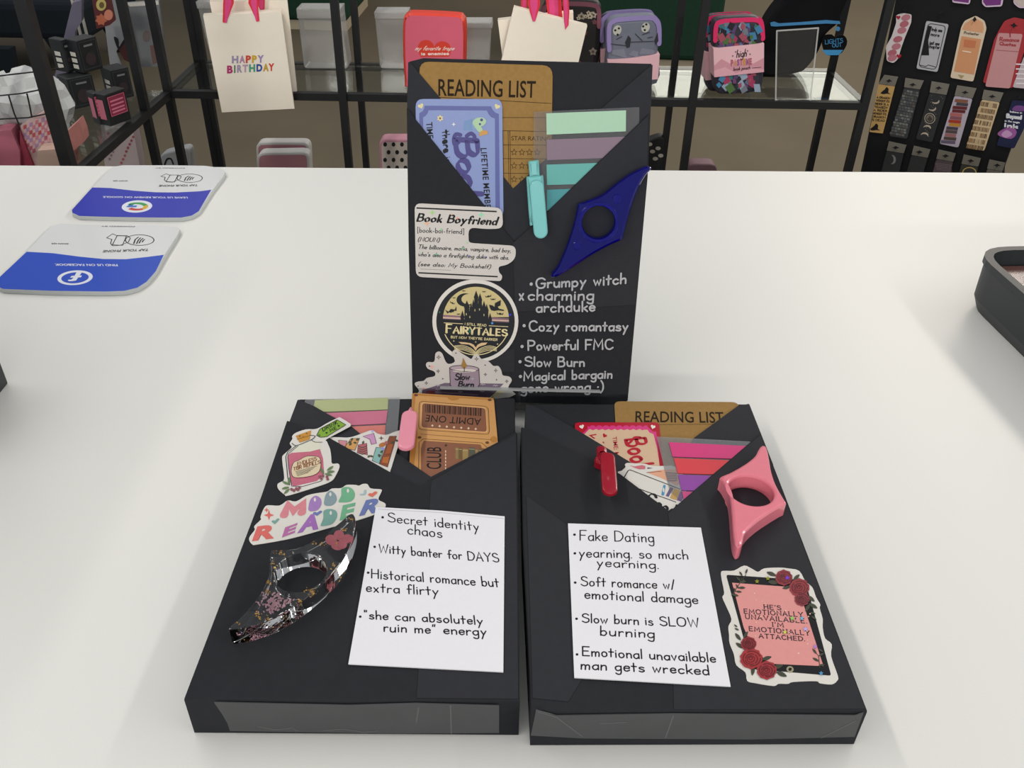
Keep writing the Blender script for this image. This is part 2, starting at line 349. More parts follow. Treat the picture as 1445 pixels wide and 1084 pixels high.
# ---------------------------------------------------------------- the white counter
WHITE = M('e4e3de', .42, .35, .02, 900, bump=.02)
t = thing('display_counter', (0, .4, 0), 'long white laminate counter holding the three wrapped books', 'counter')
A, B = onz(0, 232, TZ), onz(1445, 243, TZ); d = (B-A).normalized(); bl = A-d*.75; br = B+d*.75; nn = Vector((-d.y, d.x, 0))
bm = bmesh.new(); q = [bl-nn*1.1, br-nn*1.1, br, bl]; add_hexa(bm, [p-Vector((0, 0, .04)) for p in q], q, .003); mesh_obj('countertop', bm, WHITE, t)
bm = bmesh.new(); c = sum(q, Vector())/4; q2 = [c+(p-c)*.93 for p in q]; add_hexa(bm, [Vector((p.x, p.y, .0)) for p in q2], [Vector((p.x, p.y, TZ-.041)) for p in q2]); mesh_obj('cabinet_base', bm, M('d8d7d2', .5), t)
# ---------------------------------------------------------------- wrapped books
BLACK = M('2a2b2f', .85, .18, .12, 260, bump=.08); BLACK2 = M('2c2d32', .78, .28, .12, 230, bump=.08)
TAPE = M('3f4042', .36, .5, .16, 60, bump=.12); INKS = M('b4b4b6', .35, .5, .1, 900)
BT = TZ+.022                                        # top of the lying books
def lying(name, label, quad, front_bottom, flaps, skirts, tape, seam):
    top = horiz(BT); t = thing('wrapped_book', (0, 0, 0), label, 'wrapped book', 'books wrapped in black paper')
    q = [onz(*p, BT) for p in quad]; ctr = sum(q, Vector())/4; t.location = (ctr.x, ctr.y, TZ)
    q = [p+(ctr-p).normalized()*.0007 for p in q]
    bot = [Vector((p.x, p.y, TZ+.0003)) for p in q]
    fl = onz(*front_bottom[0], TZ); fr_ = onz(*front_bottom[1], TZ); bot[3] = Vector((fl.x, fl.y+.0008, TZ+.0003)); bot[2] = Vector((fr_.x, fr_.y+.0008, TZ+.0003))
    bm = bmesh.new(); add_hexa(bm, [bot[3], bot[2], bot[1], bot[0]], [q[3], q[2], q[1], q[0]], .0012); mesh_obj('wrapping_paper', bm, BLACK, t)
    for (w, poly, mat), sk in zip(flaps, skirts):
        a = Art(top, w, PX); a.slab(poly, .0003, mat)
        for s_, dep in sk: a.skirt(s_, dep, mat)
        a.build('pocket_flap', t)
    a = Art(horiz(BT), .00305, PX)
    for s_ in seam: a.slab(s_, .0003, BLACK2)
    a.build('overlap_fold', t)
    ga, gb = onz(*quad[3], BT+.0028), onz(*quad[2], BT+.0028); fr = Fr((ga+gb)/2+Vector((0, -.0011, TZ-ga.z)), gb-ga, Vector((0, 0, 1)))
    a = Art(fr, .0004, tape[0]); a.slab(tape[1], .0004, TAPE)
    for s_ in tape[2]: a.line(s_, .0006, M('555658', .3, .5), 1)
    a.build('packing_tape', t)
    return t
LB = [(421, 562), (727.5, 560.5), (731.5, 988), (261.5, 984)]
wb1 = lying('l', 'black wrapped book lying on the left, with clear resin ring and secret identity card', LB, [(276, 1027), (722, 1035)],
  [(.0018, [(421, 564), (443, 573), (461, 583.5), (495.5, 601.5), (507, 611), (562, 641), (608, 673), (701.6, 624.5), (727.5, 610), (729, 700), (600, 745), (368, 706)], BLACK2),
   (.0028, [(406, 594), (464.7, 618), (549, 665.5), (593, 688), (608.5, 676), (701.6, 624.5), (728.2, 611), (731.5, 988), (261.5, 984), (370, 700)], BLACK)],
  [[([(421, 564), (368, 706)], .006), ([(729, 700), (727.5, 610)], .006)],
   [([(406, 594), (370, 700), (261.5, 984), (731.5, 988), (728.2, 611)], .0245)]],
  (K4, [(150, 264), (700, 275), (975, 268), (1313, 277), (1313, 389), (900, 392), (215, 381), (205, 350), (185, 315)],
   [[(330, 362), (400, 375), (470, 368), (490, 380)], [(600, 378), (680, 372), (760, 385), (820, 380)], [(985, 285), (975, 345)], [(1115, 275), (1118, 390)]]),
  [[(609, 679), (728, 613), (731.3, 986), (588, 985), (607, 703)]])
RBQ = [(743, 569), (1056.5, 569), (1222, 1001), (752, 1002)]
wb2 = lying('r', 'black wrapped book lying on the right, with pink thumb ring and fake dating card', RBQ, [(749, 1039), (1207, 1041)],
  [(.0014, [(743, 571), (756, 574), (813, 606), (889, 652), (945, 690), (978, 619), (1041, 573), (1056.5, 570), (1090, 655), (1000, 745), (860, 745), (739, 690)], BLACK2),
   (.0028, [(737, 603), (760, 614), (800, 633), (875, 669), (945, 722), (1073, 612), (1105, 695), (1222, 1001), (752, 1002), (740, 760)], BLACK)],
  [[([(743, 571), (739, 690)], .006), ([(1090, 655), (1056.5, 570)], .006)],
   [([(737, 603), (740, 760), (752, 1002), (1222, 1001), (1105, 695), (1073, 612)], .0245)]],
  (KR, [(72, 280), (150, 300), (600, 293), (1300, 299), (1332, 290), (1298, 382), (900, 392), (250, 388), (52, 377)],
   [[(80, 285), (150, 305), (250, 380)], [(1170, 385), (1300, 320)], [(570, 385), (600, 300)], [(320, 330), (420, 325)]]),
  [[(943, 725), (1073, 614), (1221, 1000), (951, 1001), (947, 760)], [(752, 985), (802, 990), (820, 960), (806, 745), (743, 700)]])
# the standing book: leans back on a clear easel
TILT = math.radians(15.7)
ST = Fr((.006, .466, CAM.z-.349), (1, 0, 0), (0, math.sin(TILT), math.cos(TILT)))
t = thing('wrapped_book', ST.P(0, .0075, -.01), 'black wrapped book standing upright behind the two lying ones', 'wrapped book', 'books wrapped in black paper')
OUT = [(577.5, 87), (597, 82), (750, 86), (919.5, 90), (916, 150), (912.5, 250), (884.5, 566), (884, 574), (585, 566), (583.5, 556), (578, 345), (575.5, 150)]
a = Art(ST, 0, PX); u0 = .0075
p = ST.hit(585, 566)[0], ST.hit(884, 574)[0]
body = [q for q in a.C(OUT) if q[1] > .03]; body = [(p[1], u0)]+ccw(body)[0:]+[(p[0], u0)] if False else None
pts = a.C(OUT[:7])+[(p[1], u0), (p[0], u0)]+a.C(OUT[9:])
a.slab(pts, .0235, BLACK, raw=True, bev=.0006, bevb=.002); a.build('wrapping_paper', t)
a = Art(ST, .0010, PX); a.slab([(577.5, 88), (582, 92), (621, 138), (665, 193), (724, 266), (780, 216), (851.5, 151), (919.5, 91.5), (915, 200), (905, 300), (722, 400), (578, 345), (576, 150)], .0004, BLACK2)
a.skirt([(577.5, 88), (576, 150), (578, 345)], .006, BLACK2); a.skirt([(905, 300), (915, 200), (919.5, 91.5)], .006, BLACK2); a.build('pocket_flap', t)
a = Art(ST, .0024, PX)
pv = a.C([(575.5, 153), (587.4, 169.7), (635, 229), (683, 289), (722, 337.5), (726, 342), (769, 302), (838, 235), (901, 175), (916, 161), (912.5, 250), (884.5, 566)])
a.slab(pv+[(p[1], u0+.0005), (p[0], u0+.0005)]+a.C([(583.5, 556), (578, 345)]), .0004, BLACK, raw=True)
a.skirt([(575.5, 153), (578, 345), (583.5, 556)], .008, BLACK); a.skirt([(884.5, 566), (912.5, 250), (916, 161)], .008, BLACK)
a.build('pocket_flap', t)
a = Art(ST, .0027, PX); a.slab([(644, 500), (726, 493), (726, 525), (650, 523)], .0002, BLACK2)
a.slab([(724, 343), (769, 303), (915, 163), (912.5, 250), (897, 430), (727, 440)], .0003, BLACK2); a.build('overlap_fold', t)
a = Art(ST, .0031, K8)
for q in ((628, 458), (593, 663), (583, 766), (573, 841), (575, 914)): a.fill(ell(q[0], q[1], 8), INKS, 1)
for s_, p0, p1, h in (('Grumpy witch', (652, 479), (1095, 455), 50), ('x', (568, 536), (592, 535), 60), ('charming', (612, 538), (935, 536), 52), ('archduke', (652, 596), (942, 590), 50),
                      ('Cozy romantasy', (617, 688), (1105, 688), 48), ('Powerful FMC', (610, 784), (1030, 779), 48), ('Slow Burn', (597, 864), (890, 864), 46),
                      ('Magical bargain', (590, 934), (1027, 921), 44), ('gone wrong :)', (577, 992), (985, 984), 46)):
    a.hand(s_, p0, p1, (p0[0], p0[1]-h), .00108, INKS, 1, jit=2.2)
a.build('handwriting', t)['label'] = 'silver marker handwriting'
# clear easel
CLR = clear('clear_acrylic', (.97, .98, .98), .04); CLRE = clear('acrylic_edge', (.8, .82, .82), .35, .35, .2)
t = thing('display_easel', ST.P(0, .006, 0), 'clear acrylic easel holding up the standing wrapped book', 'book stand')
vl = ST.hit(735, 551.5, .006)[1]; ul, ur = ST.hit(621, 548, .006)[0], ST.hit(847.4, 552.5, .006)[0]
a = Art(ST, .0065); a.slab([(ul, .0045), (ur, .0045), (ur, vl), (ul, vl)], .0025, CLR, raw=True); a.build('front_lip', t)
a = Art(ST, .0068); a.slab([(ul, vl), (ur, vl), (ur, vl+.0012), (ul, vl+.0012)], .0031, CLRE, raw=True); a.build('lip_edge', t)
a = Art(ST, .0065); a.slab([(ul, .0042), (ur, .0042), (ur, .0070), (ul, .0070)], .033, CLR, raw=True); a.build('ledge', t)
a = Art(ST, -.0240); a.slab([(ul+.01, .0072), (ur-.01, .0072), (ur-.03, .15), (ul+.03, .15)], .0028, CLR, raw=True); a.build('back_plate', t)
P0, P1 = ST.P(.0, .13, -.0270), ST.P(.0, .13, -.0270); bm = bmesh.new(); foot = Vector((P0.x, P0.y+.06, TZ))
add_hexa(bm, [foot+Vector((-.03, 0, 0)), foot+Vector((.03, 0, 0)), foot+Vector((.03, .003, 0)), foot+Vector((-.03, .003, 0))],
         [P0+Vector((-.03, 0, 0)), P0+Vector((.03, 0, 0)), P0+Vector((.03, .003, .0)), P0+Vector((-.03, .003, .0))]); mesh_obj('rear_strut', bm, CLR, t)
# ---------------------------------------------------------------- shared inks and vinyls
INK = M('17171a', .5, .3, 0); PAPER = M('e9e8ec', .7, .25, .02, 500); VINYL = M('dedad2', .25, .5, .02, 80, coat=.25); VINYL2 = M('cfc9c3', .3, .5, .05, 30, coat=.2)
KRAFT = M('9a7845', .8, .2, .16, 420); KRAFTE = M('b08f5e', .8, .2, .1, 300); CREAM = M('e2d3a0', .5, .3, 0)
def mat(c, r=.35, **k): return M(c, r, .4, k.pop('noise', .03), **k)
# ---------------------------------------------------------------- handwritten cards
def note(label, crop, quad, lines, dots, w, fold):
    a = Art(horiz(BT), w, crop); a.slab(quad, .0006, PAPER)
    for d_ in dots: a.fill(ell(d_[0], d_[1], 8, 7, 12), INK, 1)
    for s_, p0, p1, h in lines: a.hand(s_, p0, p1, (p0[0]+h*.0, p0[1]-h), .00064, INK, 1, jit=2.0)
    if fold: a.line(fold, .0003, M('c6c5c9', .7), 1)
    return tag(a.build('note_card'), label, 'note card', 'handwritten note cards')
note('white note card handwritten with secret identity chaos, on the left wrapped book', K3, [(210, 65), (590, 86), (968, 120), (960, 1035), (48, 988)],
  [('Secret identity', (280, 152), (818, 207), 54), ('chaos', (397, 223), (600, 247), 58), ('Witty banter for DAYS', (228, 333), (935, 392), 50),
   ('Historical romance but', (182, 484), (935, 536), 54), ('extra flirty', (152, 563), (578, 585), 54), ('"she can absolutely', (140, 722), (840, 758), 50), ('ruin me" energy', (255, 798), (862, 822), 52)],
  [(250, 126), (203, 300), (165, 452), (118, 711)], .0038, [(222, 78), (590, 98), (967, 134)])
note('white note card handwritten with fake dating, on the right wrapped book', K6, [(90, 78), (872, 103), (1047, 1037), (127, 985)],
  [('Fake Dating', (157, 178), (595, 190), 60), ('yearning. so much', (155, 276), (797, 290), 56), ('yearning.', (258, 332), (625, 346), 54), ('Soft romance w/', (165, 445), (720, 466), 54),
   ('emotional damage', (187, 520), (855, 552), 56), ('Slow burn is SLOW', (172, 660), (862, 690), 52), ('burning', (278, 738), (598, 752), 56), ('Emotional unavailable', (172, 856), (960, 897), 54), ('man gets wrecked', (165, 936), (920, 970), 56)],
  [(128, 145), (130, 255), (132, 427), (140, 640), (143, 850)], .0038, None)
# ---------------------------------------------------------------- what is tucked in the standing book
def kraft(fr, w, crop, quad, r, title, label, extra=None):
    a = Art(fr, w, crop); a.slab(rnd(a.C(quad), r), .0004, KRAFT, raw=True, side=KRAFTE); a.text('READING LIST', *title, M('2b2117', .8, .2, 0), 1, bold=.012, gap=1.02)
    if extra: extra(a)
    return tag(a.build('reading_list_card'), label, 'card', 'brown reading list cards')
def kx(a):
    dk = M('3d2c18', .8, .2, 0)
    for l in ([(205, 250), (835, 285)], [(560, 365), (835, 365)], [(500, 438), (990, 448)], [(500, 520), (990, 522)], [(500, 597), (990, 600)], [(500, 680), (990, 684)], [(590, 440), (596, 780)], [(600, 440), (606, 780)], [(560, 440), (566, 780)]): a.line(l, .0003, dk, 1)
    a.text('STAR RATING', (608, 494), (830, 497), (608, 468), dk, 1)
    for y in (562, 638, 715):
        for x in (624, 668, 711, 755): a.line(star(x, y, 19), .0003, dk, 1, closed=True)
kraft(ST, .0005, K7, [(85, 47), (843, 70), (832, 800), (120, 780)], .006, ((195, 240), (745, 252), (195, 142)), 'brown kraft reading list card tucked in the standing book', kx)
BLU = mat('8393c4'); BLU2 = mat('575f9e'); PUR = mat('3f3a80')
a = Art(ST, .0014, K_blue); a.slab(rnd(a.C([(40, 62), (820, 62), (832, 1130), (60, 1130)]), .0045), .0004, BLU, raw=True)
fo = [(122, 122), (720, 128), (735, 160), (760, 185), (790, 197), (800, 1100), (760, 1100), (755, 238), (720, 225), (695, 195), (682, 165), (158, 163), (150, 190), (130, 215), (108, 228), (120, 1100), (85, 1100), (74, 190), (105, 172), (118, 150)]
a.fill(fo, BLU2, 1); a.fill(heart(88, 125, 26, -.4), CREAM, 1); a.fill(heart(775, 130, 26, .4), CREAM, 1)
a.text('TIME:', (137, 272), (150, 432), (193, 268), INK, 2, bold=.012); a.text('LIFETIME MEMBER', (626, 505), (670, 1088), (682, 503), INK, 2, bold=.015, gap=1.1)
nb = lambda th, tn, ang: (lambda d: tn+(th-tn)*abs(d.x*math.sin(ang)-d.y*math.cos(ang)))
a.hand('there is', (280, 352), (304, 640), (345, 338), .0009, INK, 2, nib=nb(.0012, .0004, .3))
a.hand('Book', (398, 410), (455, 1000), (590, 385), .0022, PUR, 2, nib=nb(.0036, .0012, .9), shear=.12, gap=6)
for f_ in ([(430, 450), (392, 470), (385, 420), (405, 380), (445, 385)], [(560, 440), (572, 400), (540, 372), (500, 395)]): a.line(spline(a.C(f_), 4, False), .0022, PUR, 2, raw=True)
a.fill([(470, 340), (480, 262), (550, 240), (560, 345)], mat('6f8fbd'), 1); a.fill(ell(565, 292, 14, 54), mat('7d9bc6'), 2); a.fill(ell(615, 270, 62, 42, rot=-.2), mat('a9c9a3'), 3); a.fill(ell(635, 250, 13), PUR, 4); a.fill(ell(620, 288, 10), PUR, 4)
a.line([(590, 300), (622, 340)], .003, mat('a9c9a3'), 3); a.fill([(612, 400), (618, 360), (650, 340), (690, 350), (692, 378), (655, 385)], mat('c8944a'), 3); a.fill(star(262, 235, 32, 6, .6), CREAM, 1); a.fill(ell(262, 236, 10), mat('7a6148'), 2); a.fill(star(384, 290, 20, 4, .3), M('f2efe2'), 1)
tag(a.build('membership_card'), 'blue periwinkle lifetime member card tucked in the standing book', 'card', 'membership cards')
SHEET = clear('clear_film', (.95, .95, .96), .04, .05)
def tabs(fr, w, crop, sheet, flags, label):
    t = thing('index_flag_set', fr.P(*fr.hit(crop[0]+sheet[0][0]/crop[2], crop[1]+sheet[0][1]/crop[2]), 0), label, 'index flags', 'clear sheets of index flags')
    a = Art(fr, w, crop); a.slab(sheet, .0002, SHEET); a.build('clear_sheet', t)
    for col, q in flags:
        a = Art(fr, w+.0003, crop); a.slab(q, .0003, mat(col, .45)); a.build('index_flag', t)['label'] = {'a9cfb2': 'mint index flag', '84707f': 'mauve index flag', '62aea8': 'teal index flag', '44949a': 'dark teal index flag', 'aeb583': 'olive index flag', 'c9708a': 'pink index flag', 'd17a70': 'coral index flag', 'd4397c': 'magenta index flag', 'd9404a': 'red index flag', '8f45a0': 'purple index flag', 'c24a80': 'rose index flag'}[col]
tabs(ST, .0013, K7, [(735, 332), (1333, 306), (1333, 1000), (735, 940)], [('a9cfb2', [(806, 341), (1258, 324), (1257, 443), (808, 462)]), ('84707f', [(808, 490), (1252, 473), (1250, 590), (810, 606)]), ('62aea8', [(808, 632), (1250, 617), (1250, 735), (810, 747)]), ('44949a', [(810, 774), (1250, 758), (1250, 880), (810, 890)])], 'clear sheet of mint, mauve and teal index flags in the standing book')
# pens
def pen(fr, w, crop, body, button, clip, wd, cm, label):
    t = thing('clip_pen', fr.P(*fr.hit(crop[0]+clip[0][0]/crop[2], crop[1]+clip[0][1]/crop[2]), 0), label, 'pen', 'pens clipped in the pockets')
    for nm, poly, wz, th in (('barrel', body, .0062, .0055), ('push_button', button, .0055, .004)):
        if poly: a = Art(fr, w+wz, crop); a.slab(rnd(a.C(poly), .0008), th, cm, raw=True, bev=.0016); a.build(nm, t)
    a = Art(fr, w+.0092, crop); p = [Vector(q) for q in a.C(clip)]; d = (p[1]-p[0]).normalized(); n = Vector((-d.y, d.x)); L = []
    for c_, s_ in ((p[0], 1), (p[1], -1)):
        for k in range(9): th = math.pi*k/8; L.append(tuple(c_+(n*math.cos(th)-d*math.sin(th))*wd*s_))
    a.slab(L, .0024, cm, raw=True, bev=.0009); a.build('clip', t)
    return t
pen(ST, .0005, K7, [(693, 703), (790, 695), (803, 905), (715, 985), (706, 900)], [(704, 614), (765, 607), (770, 702), (712, 708)], [(752, 762), (775, 1012)], .0043, mat('7cc6c4', .3, coat=.3), 'teal click pen clipped in the pocket of the standing book')
# ---------------------------------------------------------------- stickers of the standing book
a = Art(ST, .0030, K_boy); G = lambda p: spline(p, 3)
bo = rnd(a.C([(45, 60), (1160, 120), (1175, 385), (960, 392), (730, 368), (735, 560), (800, 572), (1340, 605), (1330, 770), (1230, 848), (1110, 870), (1125, 950), (1165, 985), (1150, 1055), (62, 1000)]), .0042, 4); a.slab(bo, .0004, VINYL2, raw=True)
for l in ([(70, 122), (1092, 168)], [(95, 948), (1105, 998)]): a.line(l, .00085, INK, 1, caps=False)
a.line([(120, 900), (510, 916)], .00025, mat('8d8a86'), 1)
ib = lambda th, tn: nb(th, tn, .35)
a.hand('Book Boyfriend', (72, 288), (1085, 335), (72, 195), .0011, INK, 1, nib=ib(.0014, .0005), serif=9, shear=.22, gap=16)
for s_, p0, p1, h, wd in (('[book-boi-friend]', (80, 432), (675, 452), 62, .0003), ('(NOUN)', (85, 545), (360, 555), 50, .00034), ('The billionaire, mafia, vampire, bad boy,', (90, 640), (1270, 690), 50, .00032), ("who's also a firefighting duke with abs.", (90, 735), (1245, 780), 50, .00032), ('(see also: My Bookshelf)', (90, 858), (1010, 895), 48, .00032)):
    a.hand(s_, p0, p1, (p0[0], p0[1]-h), wd, INK, 1, serif=6, shear=.22 if s_[0] != '[' else 0, nib=ib(wd*1.4, wd*.95))
for x, y, r, c_ in ((272, 178, 45, '9fe07a'), (895, 208, 45, '7fe0b0'), (205, 320, 45, 'f0b088'), (385, 395, 26, '7fe08a'), (715, 560, 24, '9fe09a'), (660, 635, 26, '7fe0b0'), (325, 715, 26, '63c79a'), (740, 730, 18, '8f8fe8'), (590, 255, 26, 'f09070'), (520, 205, 20, 'f0c090'), (945, 745, 16, '7070e0'), (120, 690, 18, '9fe0b0')): a.fill(star(x, y, r, 4, .22), mat(c_), 3)
tag(a.build('definition_sticker'), 'white sticker reading book boyfriend with its definition, on the standing book', 'sticker', 'stickers')
a = Art(ST, .0029, K_fairy)
a.slab(ell(820, 572, 548, 532, 56), .0003, VINYL); NK = mat('15171c', .3, coat=.2); SAND = mat('cdbd86', .3); a.fill(ell(822, 574, 500, 484, 56), NK, 1)
arc = ell(828, 545, 420, 412, 30, math.pi*1.02, math.pi*1.98); a.fill(arc, SAND, 2)
a.fill([(408, 490), (1247, 535), (1247, 560), (408, 515)], mat('8a6a76'), 3); a.fill([(408, 535), (1247, 575), (1247, 612), (408, 555)], mat('6d5566'), 3); a.fill([(408, 515), (1247, 560), (1247, 575), (408, 535)], mat('d6b6a0'), 3)
a.fill(ell(690, 300, 110, 85, 24) , NK, 3); a.fill(ell(735, 290, 92, 66, 24), SAND, 4)
for x, top, wd in ((655, 435, 22), (712, 305, 30), (765, 335, 16), (795, 285, 14), (830, 180, 24), (880, 215, 22), (930, 310, 20), (965, 350, 20), (1008, 465, 20)):
    a.fill([(x-wd, 600), (x-wd, top+95), (x-wd*1.3, top+92), (x, top), (x+wd*1.3, top+92), (x+wd, top+95), (x+wd, 600)], NK, 5)
a.fill([(685, 600), (685, 430), (745, 440), (760, 400), (790, 380), (800, 350), (850, 345), (905, 360), (915, 440), (975, 470), (980, 612)], NK, 5); a.fill([(640, 545), (1030, 560), (1030, 620), (640, 605)], NK, 5)
for x, y in ((815, 430), (873, 420), (750, 515), (930, 490), (705, 480)): a.fill([(x-5, y+14), (x-5, y-8), (x, y-16), (x+5, y-8), (x+5, y+14)], SAND, 6)
def bat(x, y, k, r=0):
    q = [(-60, -25), (-35, 5), (-12, -6), (-8, -14), (0, -8), (8, -14), (12, -6), (35, 5), (60, -25), (48, 22), (28, 14), (10, 26), (0, 18), (-10, 26), (-28, 14), (-48, 22)]
    a.fill([(x+(p[0]*math.cos(r)-p[1]*math.sin(r))*k, y+(p[0]*math.sin(r)+p[1]*math.cos(r))*k) for p in q], NK, 5)
bat(515, 430, 1.25, -.3); bat(985, 250, .7, -.2); bat(1135, 472, .75, .1); bat(527, 335, .55, .4); bat(670, 182, .4); bat(930, 192, .4); bat(1045, 288, .55); bat(605, 478, .4); bat(550, 270, .35)
a.fill([(995, 360), (1040, 370), (1065, 390), (1070, 340), (1145, 300), (1140, 370), (1105, 385), (1120, 410), (1180, 425), (1190, 440), (1110, 432), (1060, 440), (1020, 430), (1005, 400)], NK, 6)
a.fill([(408, 545), (1248, 590), (1248, 640), (408, 600)], NK, 4)
a.hand('I STILL READ', (685, 618), (958, 637), (687, 590), .0003, CREAM, 6); a.line([(420, 590), (660, 603)], .0004, CREAM, 6); a.line([(995, 628), (1235, 640)], .0004, CREAM, 6)
sf = nb(.0014, .0006, 0)
a.hand('F', (445, 712), (520, 716), (447, 608), .0012, CREAM, 6, nib=sf, serif=10); a.hand('AIRYTALES', (540, 718), (1222, 758), (543, 638), .0012, CREAM, 6, nib=sf, serif=10, gap=16)
a.hand("BUT NOW THEY'RE DARKER", (508, 785), (1100, 820), (510, 757), .00032, CREAM, 6, gap=18)
a.line(ell(828, 560, 432, 440, 30, 2.72, .42), .00055, CREAM, 4)
for x, y in ((545, 822), (825, 835), (1103, 862)): a.fill(star(x, y, 14, 4, .3), CREAM, 6)
SK = mat('d8b98c')
a.fill([(825, 950), (790, 900), (740, 868), (640, 860), (605, 835), (680, 838), (760, 850), (800, 870), (825, 905), (850, 868), (900, 845), (975, 842), (950, 870), (870, 895), (845, 915)], SK, 5)
for k in range(4):
    o_ = k*18; a.line(spline([a.c(q) for q in ((555, 885+o_*.8), (660, 880+o_), (760, 915+o_), (822, 965+o_*.6))], 4, False), .0004, CREAM, 5, raw=True); a.line(spline([a.c(q) for q in ((1090, 905+o_*.8), (1000, 885+o_), (890, 915+o_), (828, 965+o_*.6))], 4, False), .0004, CREAM, 5, raw=True)
a.fill(ell(748, 690, 16, 30), mat('0f5a50'), 7); a.fill(ell(1262, 490, 15), mat('2a2ad0'), 4); a.fill(ell(1035, 595, 15), mat('4a90e0'), 7); a.fill(ell(365, 455, 10), mat('2f7a4a'), 4)
tag(a.build('round_sticker'), 'round black sticker with dark castle and fairytales lettering, on the standing book', 'sticker', 'stickers')
a = Art(ST, .0034, K_cdl)
co = [(45, 470), (90, 440), (160, 430), (205, 392), (300, 370), (300, 315), (215, 275), (190, 225), (215, 190), (295, 185), (310, 85), (355, 55), (400, 85), (440, 180), (485, 215), (560, 180), (520, 75), (575, 28), (640, 75), (730, 130), (770, 150), (800, 105), (850, 88), (895, 150), (990, 185), (1050, 240), (1110, 240), (1150, 295), (1170, 360), (1250, 375), (1285, 425), (1240, 510), (1255, 640), (100, 700), (105, 560)]
a.slab(G(co), .0003, VINYL2); LIL = mat('9a8794'); LIL2 = mat('6f5f70'); DKL = mat('3a2c38')
a.fill([(140, 548), (430, 455), (1180, 465), (1015, 640), (140, 640)], LIL2, 1); a.fill([(140, 548), (1015, 560), (1060, 640), (140, 640)], mat('5d4e60'), 2); a.fill([(195, 555), (300, 555), (300, 640), (190, 640)], mat('6b3038'), 3); a.fill([(310, 560), (860, 600), (860, 615), (310, 580)], mat('87727f'), 3)
for q in ([(1010, 640), (1180, 510)], [(1040, 640), (1190, 525)], [(1070, 640), (1195, 545)]): a.line(q, .0006, CREAM, 3)
a.fill([(492, 260), (865, 285), (875, 470), (840, 520), (520, 515), (500, 470)], LIL, 3); a.fill(ell(680, 270, 186, 38, 24, rot=.04), mat('b3a2aa'), 4); a.line(ell(680, 270, 186, 38, 24, rot=.04), .0004, DKL, 5, closed=True); a.fill(ell(680, 297, 150, 22), mat('d8cfc6'), 5); a.line([(492, 260), (500, 470), (520, 515), (840, 520), (875, 470), (865, 285)], .0004, DKL, 5)
a.line([(680, 310), (678, 255)], .0005, INK, 6); a.fill(spline([(665, 135), (690, 190), (710, 235), (685, 270), (655, 260), (642, 230), (655, 185)], 3), mat('a07a3c'), 6)
a.hand('Slow', (560, 415), (740, 412), (560, 335), .0008, INK, 6, shear=.15); a.hand('Burn', (600, 497), (795, 500), (602, 435), .0008, INK, 6, shear=.15)
for x, y, r in ((352, 128, 28), (345, 305, 24), (195, 457, 22), (835, 150, 26), (1080, 297, 24), (948, 348, 20), (1220, 435, 22)): a.line(star(x, y, r, 4, .3), .0003, DKL, 1, closed=True)
for x, y in ((572, 75), (235, 242), (405, 402), (90, 497), (945, 228), (1090, 415)): a.fill(star(x, y, 14, 4, .4), DKL, 1)
for x, y in ((340, 490), (480, 505), (340, 540), (630, 570), (915, 475), (1075, 490), (905, 565)): a.line([(x-28, y), (x-8, y-10), (x, y+8), (x+12, y-8), (x+28, y)], .0004, M('b9adb4'), 4)
a.fill(star(268, 250, 36, 4, .3), mat('f0b0a0'), 2); a.fill(ell(160, 525, 14), mat('f0a8a0'), 2); a.fill(star(785, 400, 30, 4, .3), mat('b0acac'), 6)
tag(a.build('candle_sticker'), 'lilac slow burn candle sticker at the foot of the standing book', 'sticker', 'stickers')
# ---------------------------------------------------------------- thumb rings
def ring(fr, w, th, crop, outline, hole, r, mt, name, label, bev=.0012, parent=None, lip=0, dimples=()):
    a = Art(fr, w+th, crop); c_ = a.c(hole); o_ = spline(a.C(outline), 3) if len(outline) > 4 else a.C(outline)
    a.slab(o_, th, mt, raw=True, bev=bev, bevb=bev*.5, holes=[ell(c_[0], c_[1], r, n=40)])
    if lip: a.w += .0006; a.slab(ell(c_[0], c_[1], r+lip, n=40), .0006, mt, raw=True, bev=.0003, holes=[ell(c_[0], c_[1], r+.0003, n=40)])
    for d_ in dimples: a.slab(ell(*a.c(d_), .0026, n=20), .0006, mt, raw=True, bev=.0004)
    o_ = a.build(name, parent)
    for p in o_.data.polygons: p.use_smooth = True
    try: o_.data.set_sharp_from_angle(angle=.6)
    except Exception: pass
    return o_ if parent else tag(o_, label, 'thumb ring', 'thumb rings')
ring(horiz(BT), .0029, .0098, K_r3, [(100, 325), (150, 302), (200, 280), (320, 210), (405, 140), (440, 75), (470, 50), (505, 62), (525, 130), (550, 270), (590, 390), (660, 515), (680, 550), (650, 567), (560, 620), (440, 700), (350, 780), (314, 832), (304, 885), (283, 925), (252, 930), (228, 875), (214, 760), (202, 600), (185, 480), (150, 400), (115, 345)], (372, 442), .0122, mat('e8808f', .22, coat=.6), 'thumb_ring', 'glossy pink diamond-shaped thumb ring on the right wrapped book', .0014)
ring(ST, .0026, .0085, K_r2, [(925, 85), (870, 150), (800, 280), (740, 450), (688, 640), (672, 700), (640, 720), (560, 755), (420, 830), (280, 920), (130, 1015), (55, 1035), (60, 1005), (110, 940), (180, 780), (240, 600), (270, 480), (285, 410), (300, 392), (370, 370), (500, 315), (620, 220), (740, 135), (840, 85), (900, 65)], (462, 552), .0098, M('0604d0', .05, .4, .1, 40, coat=.2, trans=.82), 'thumb_ring', 'translucent blue thumb ring on the standing wrapped book', .0016, lip=.0024, dimples=((625, 345), (275, 755)))
t = thing('thumb_ring', horiz(BT).P(*horiz(BT).hit(430, 810), .003), 'clear resin thumb ring with dried flowers and gold flakes on the left wrapped book', 'thumb ring', 'thumb rings')
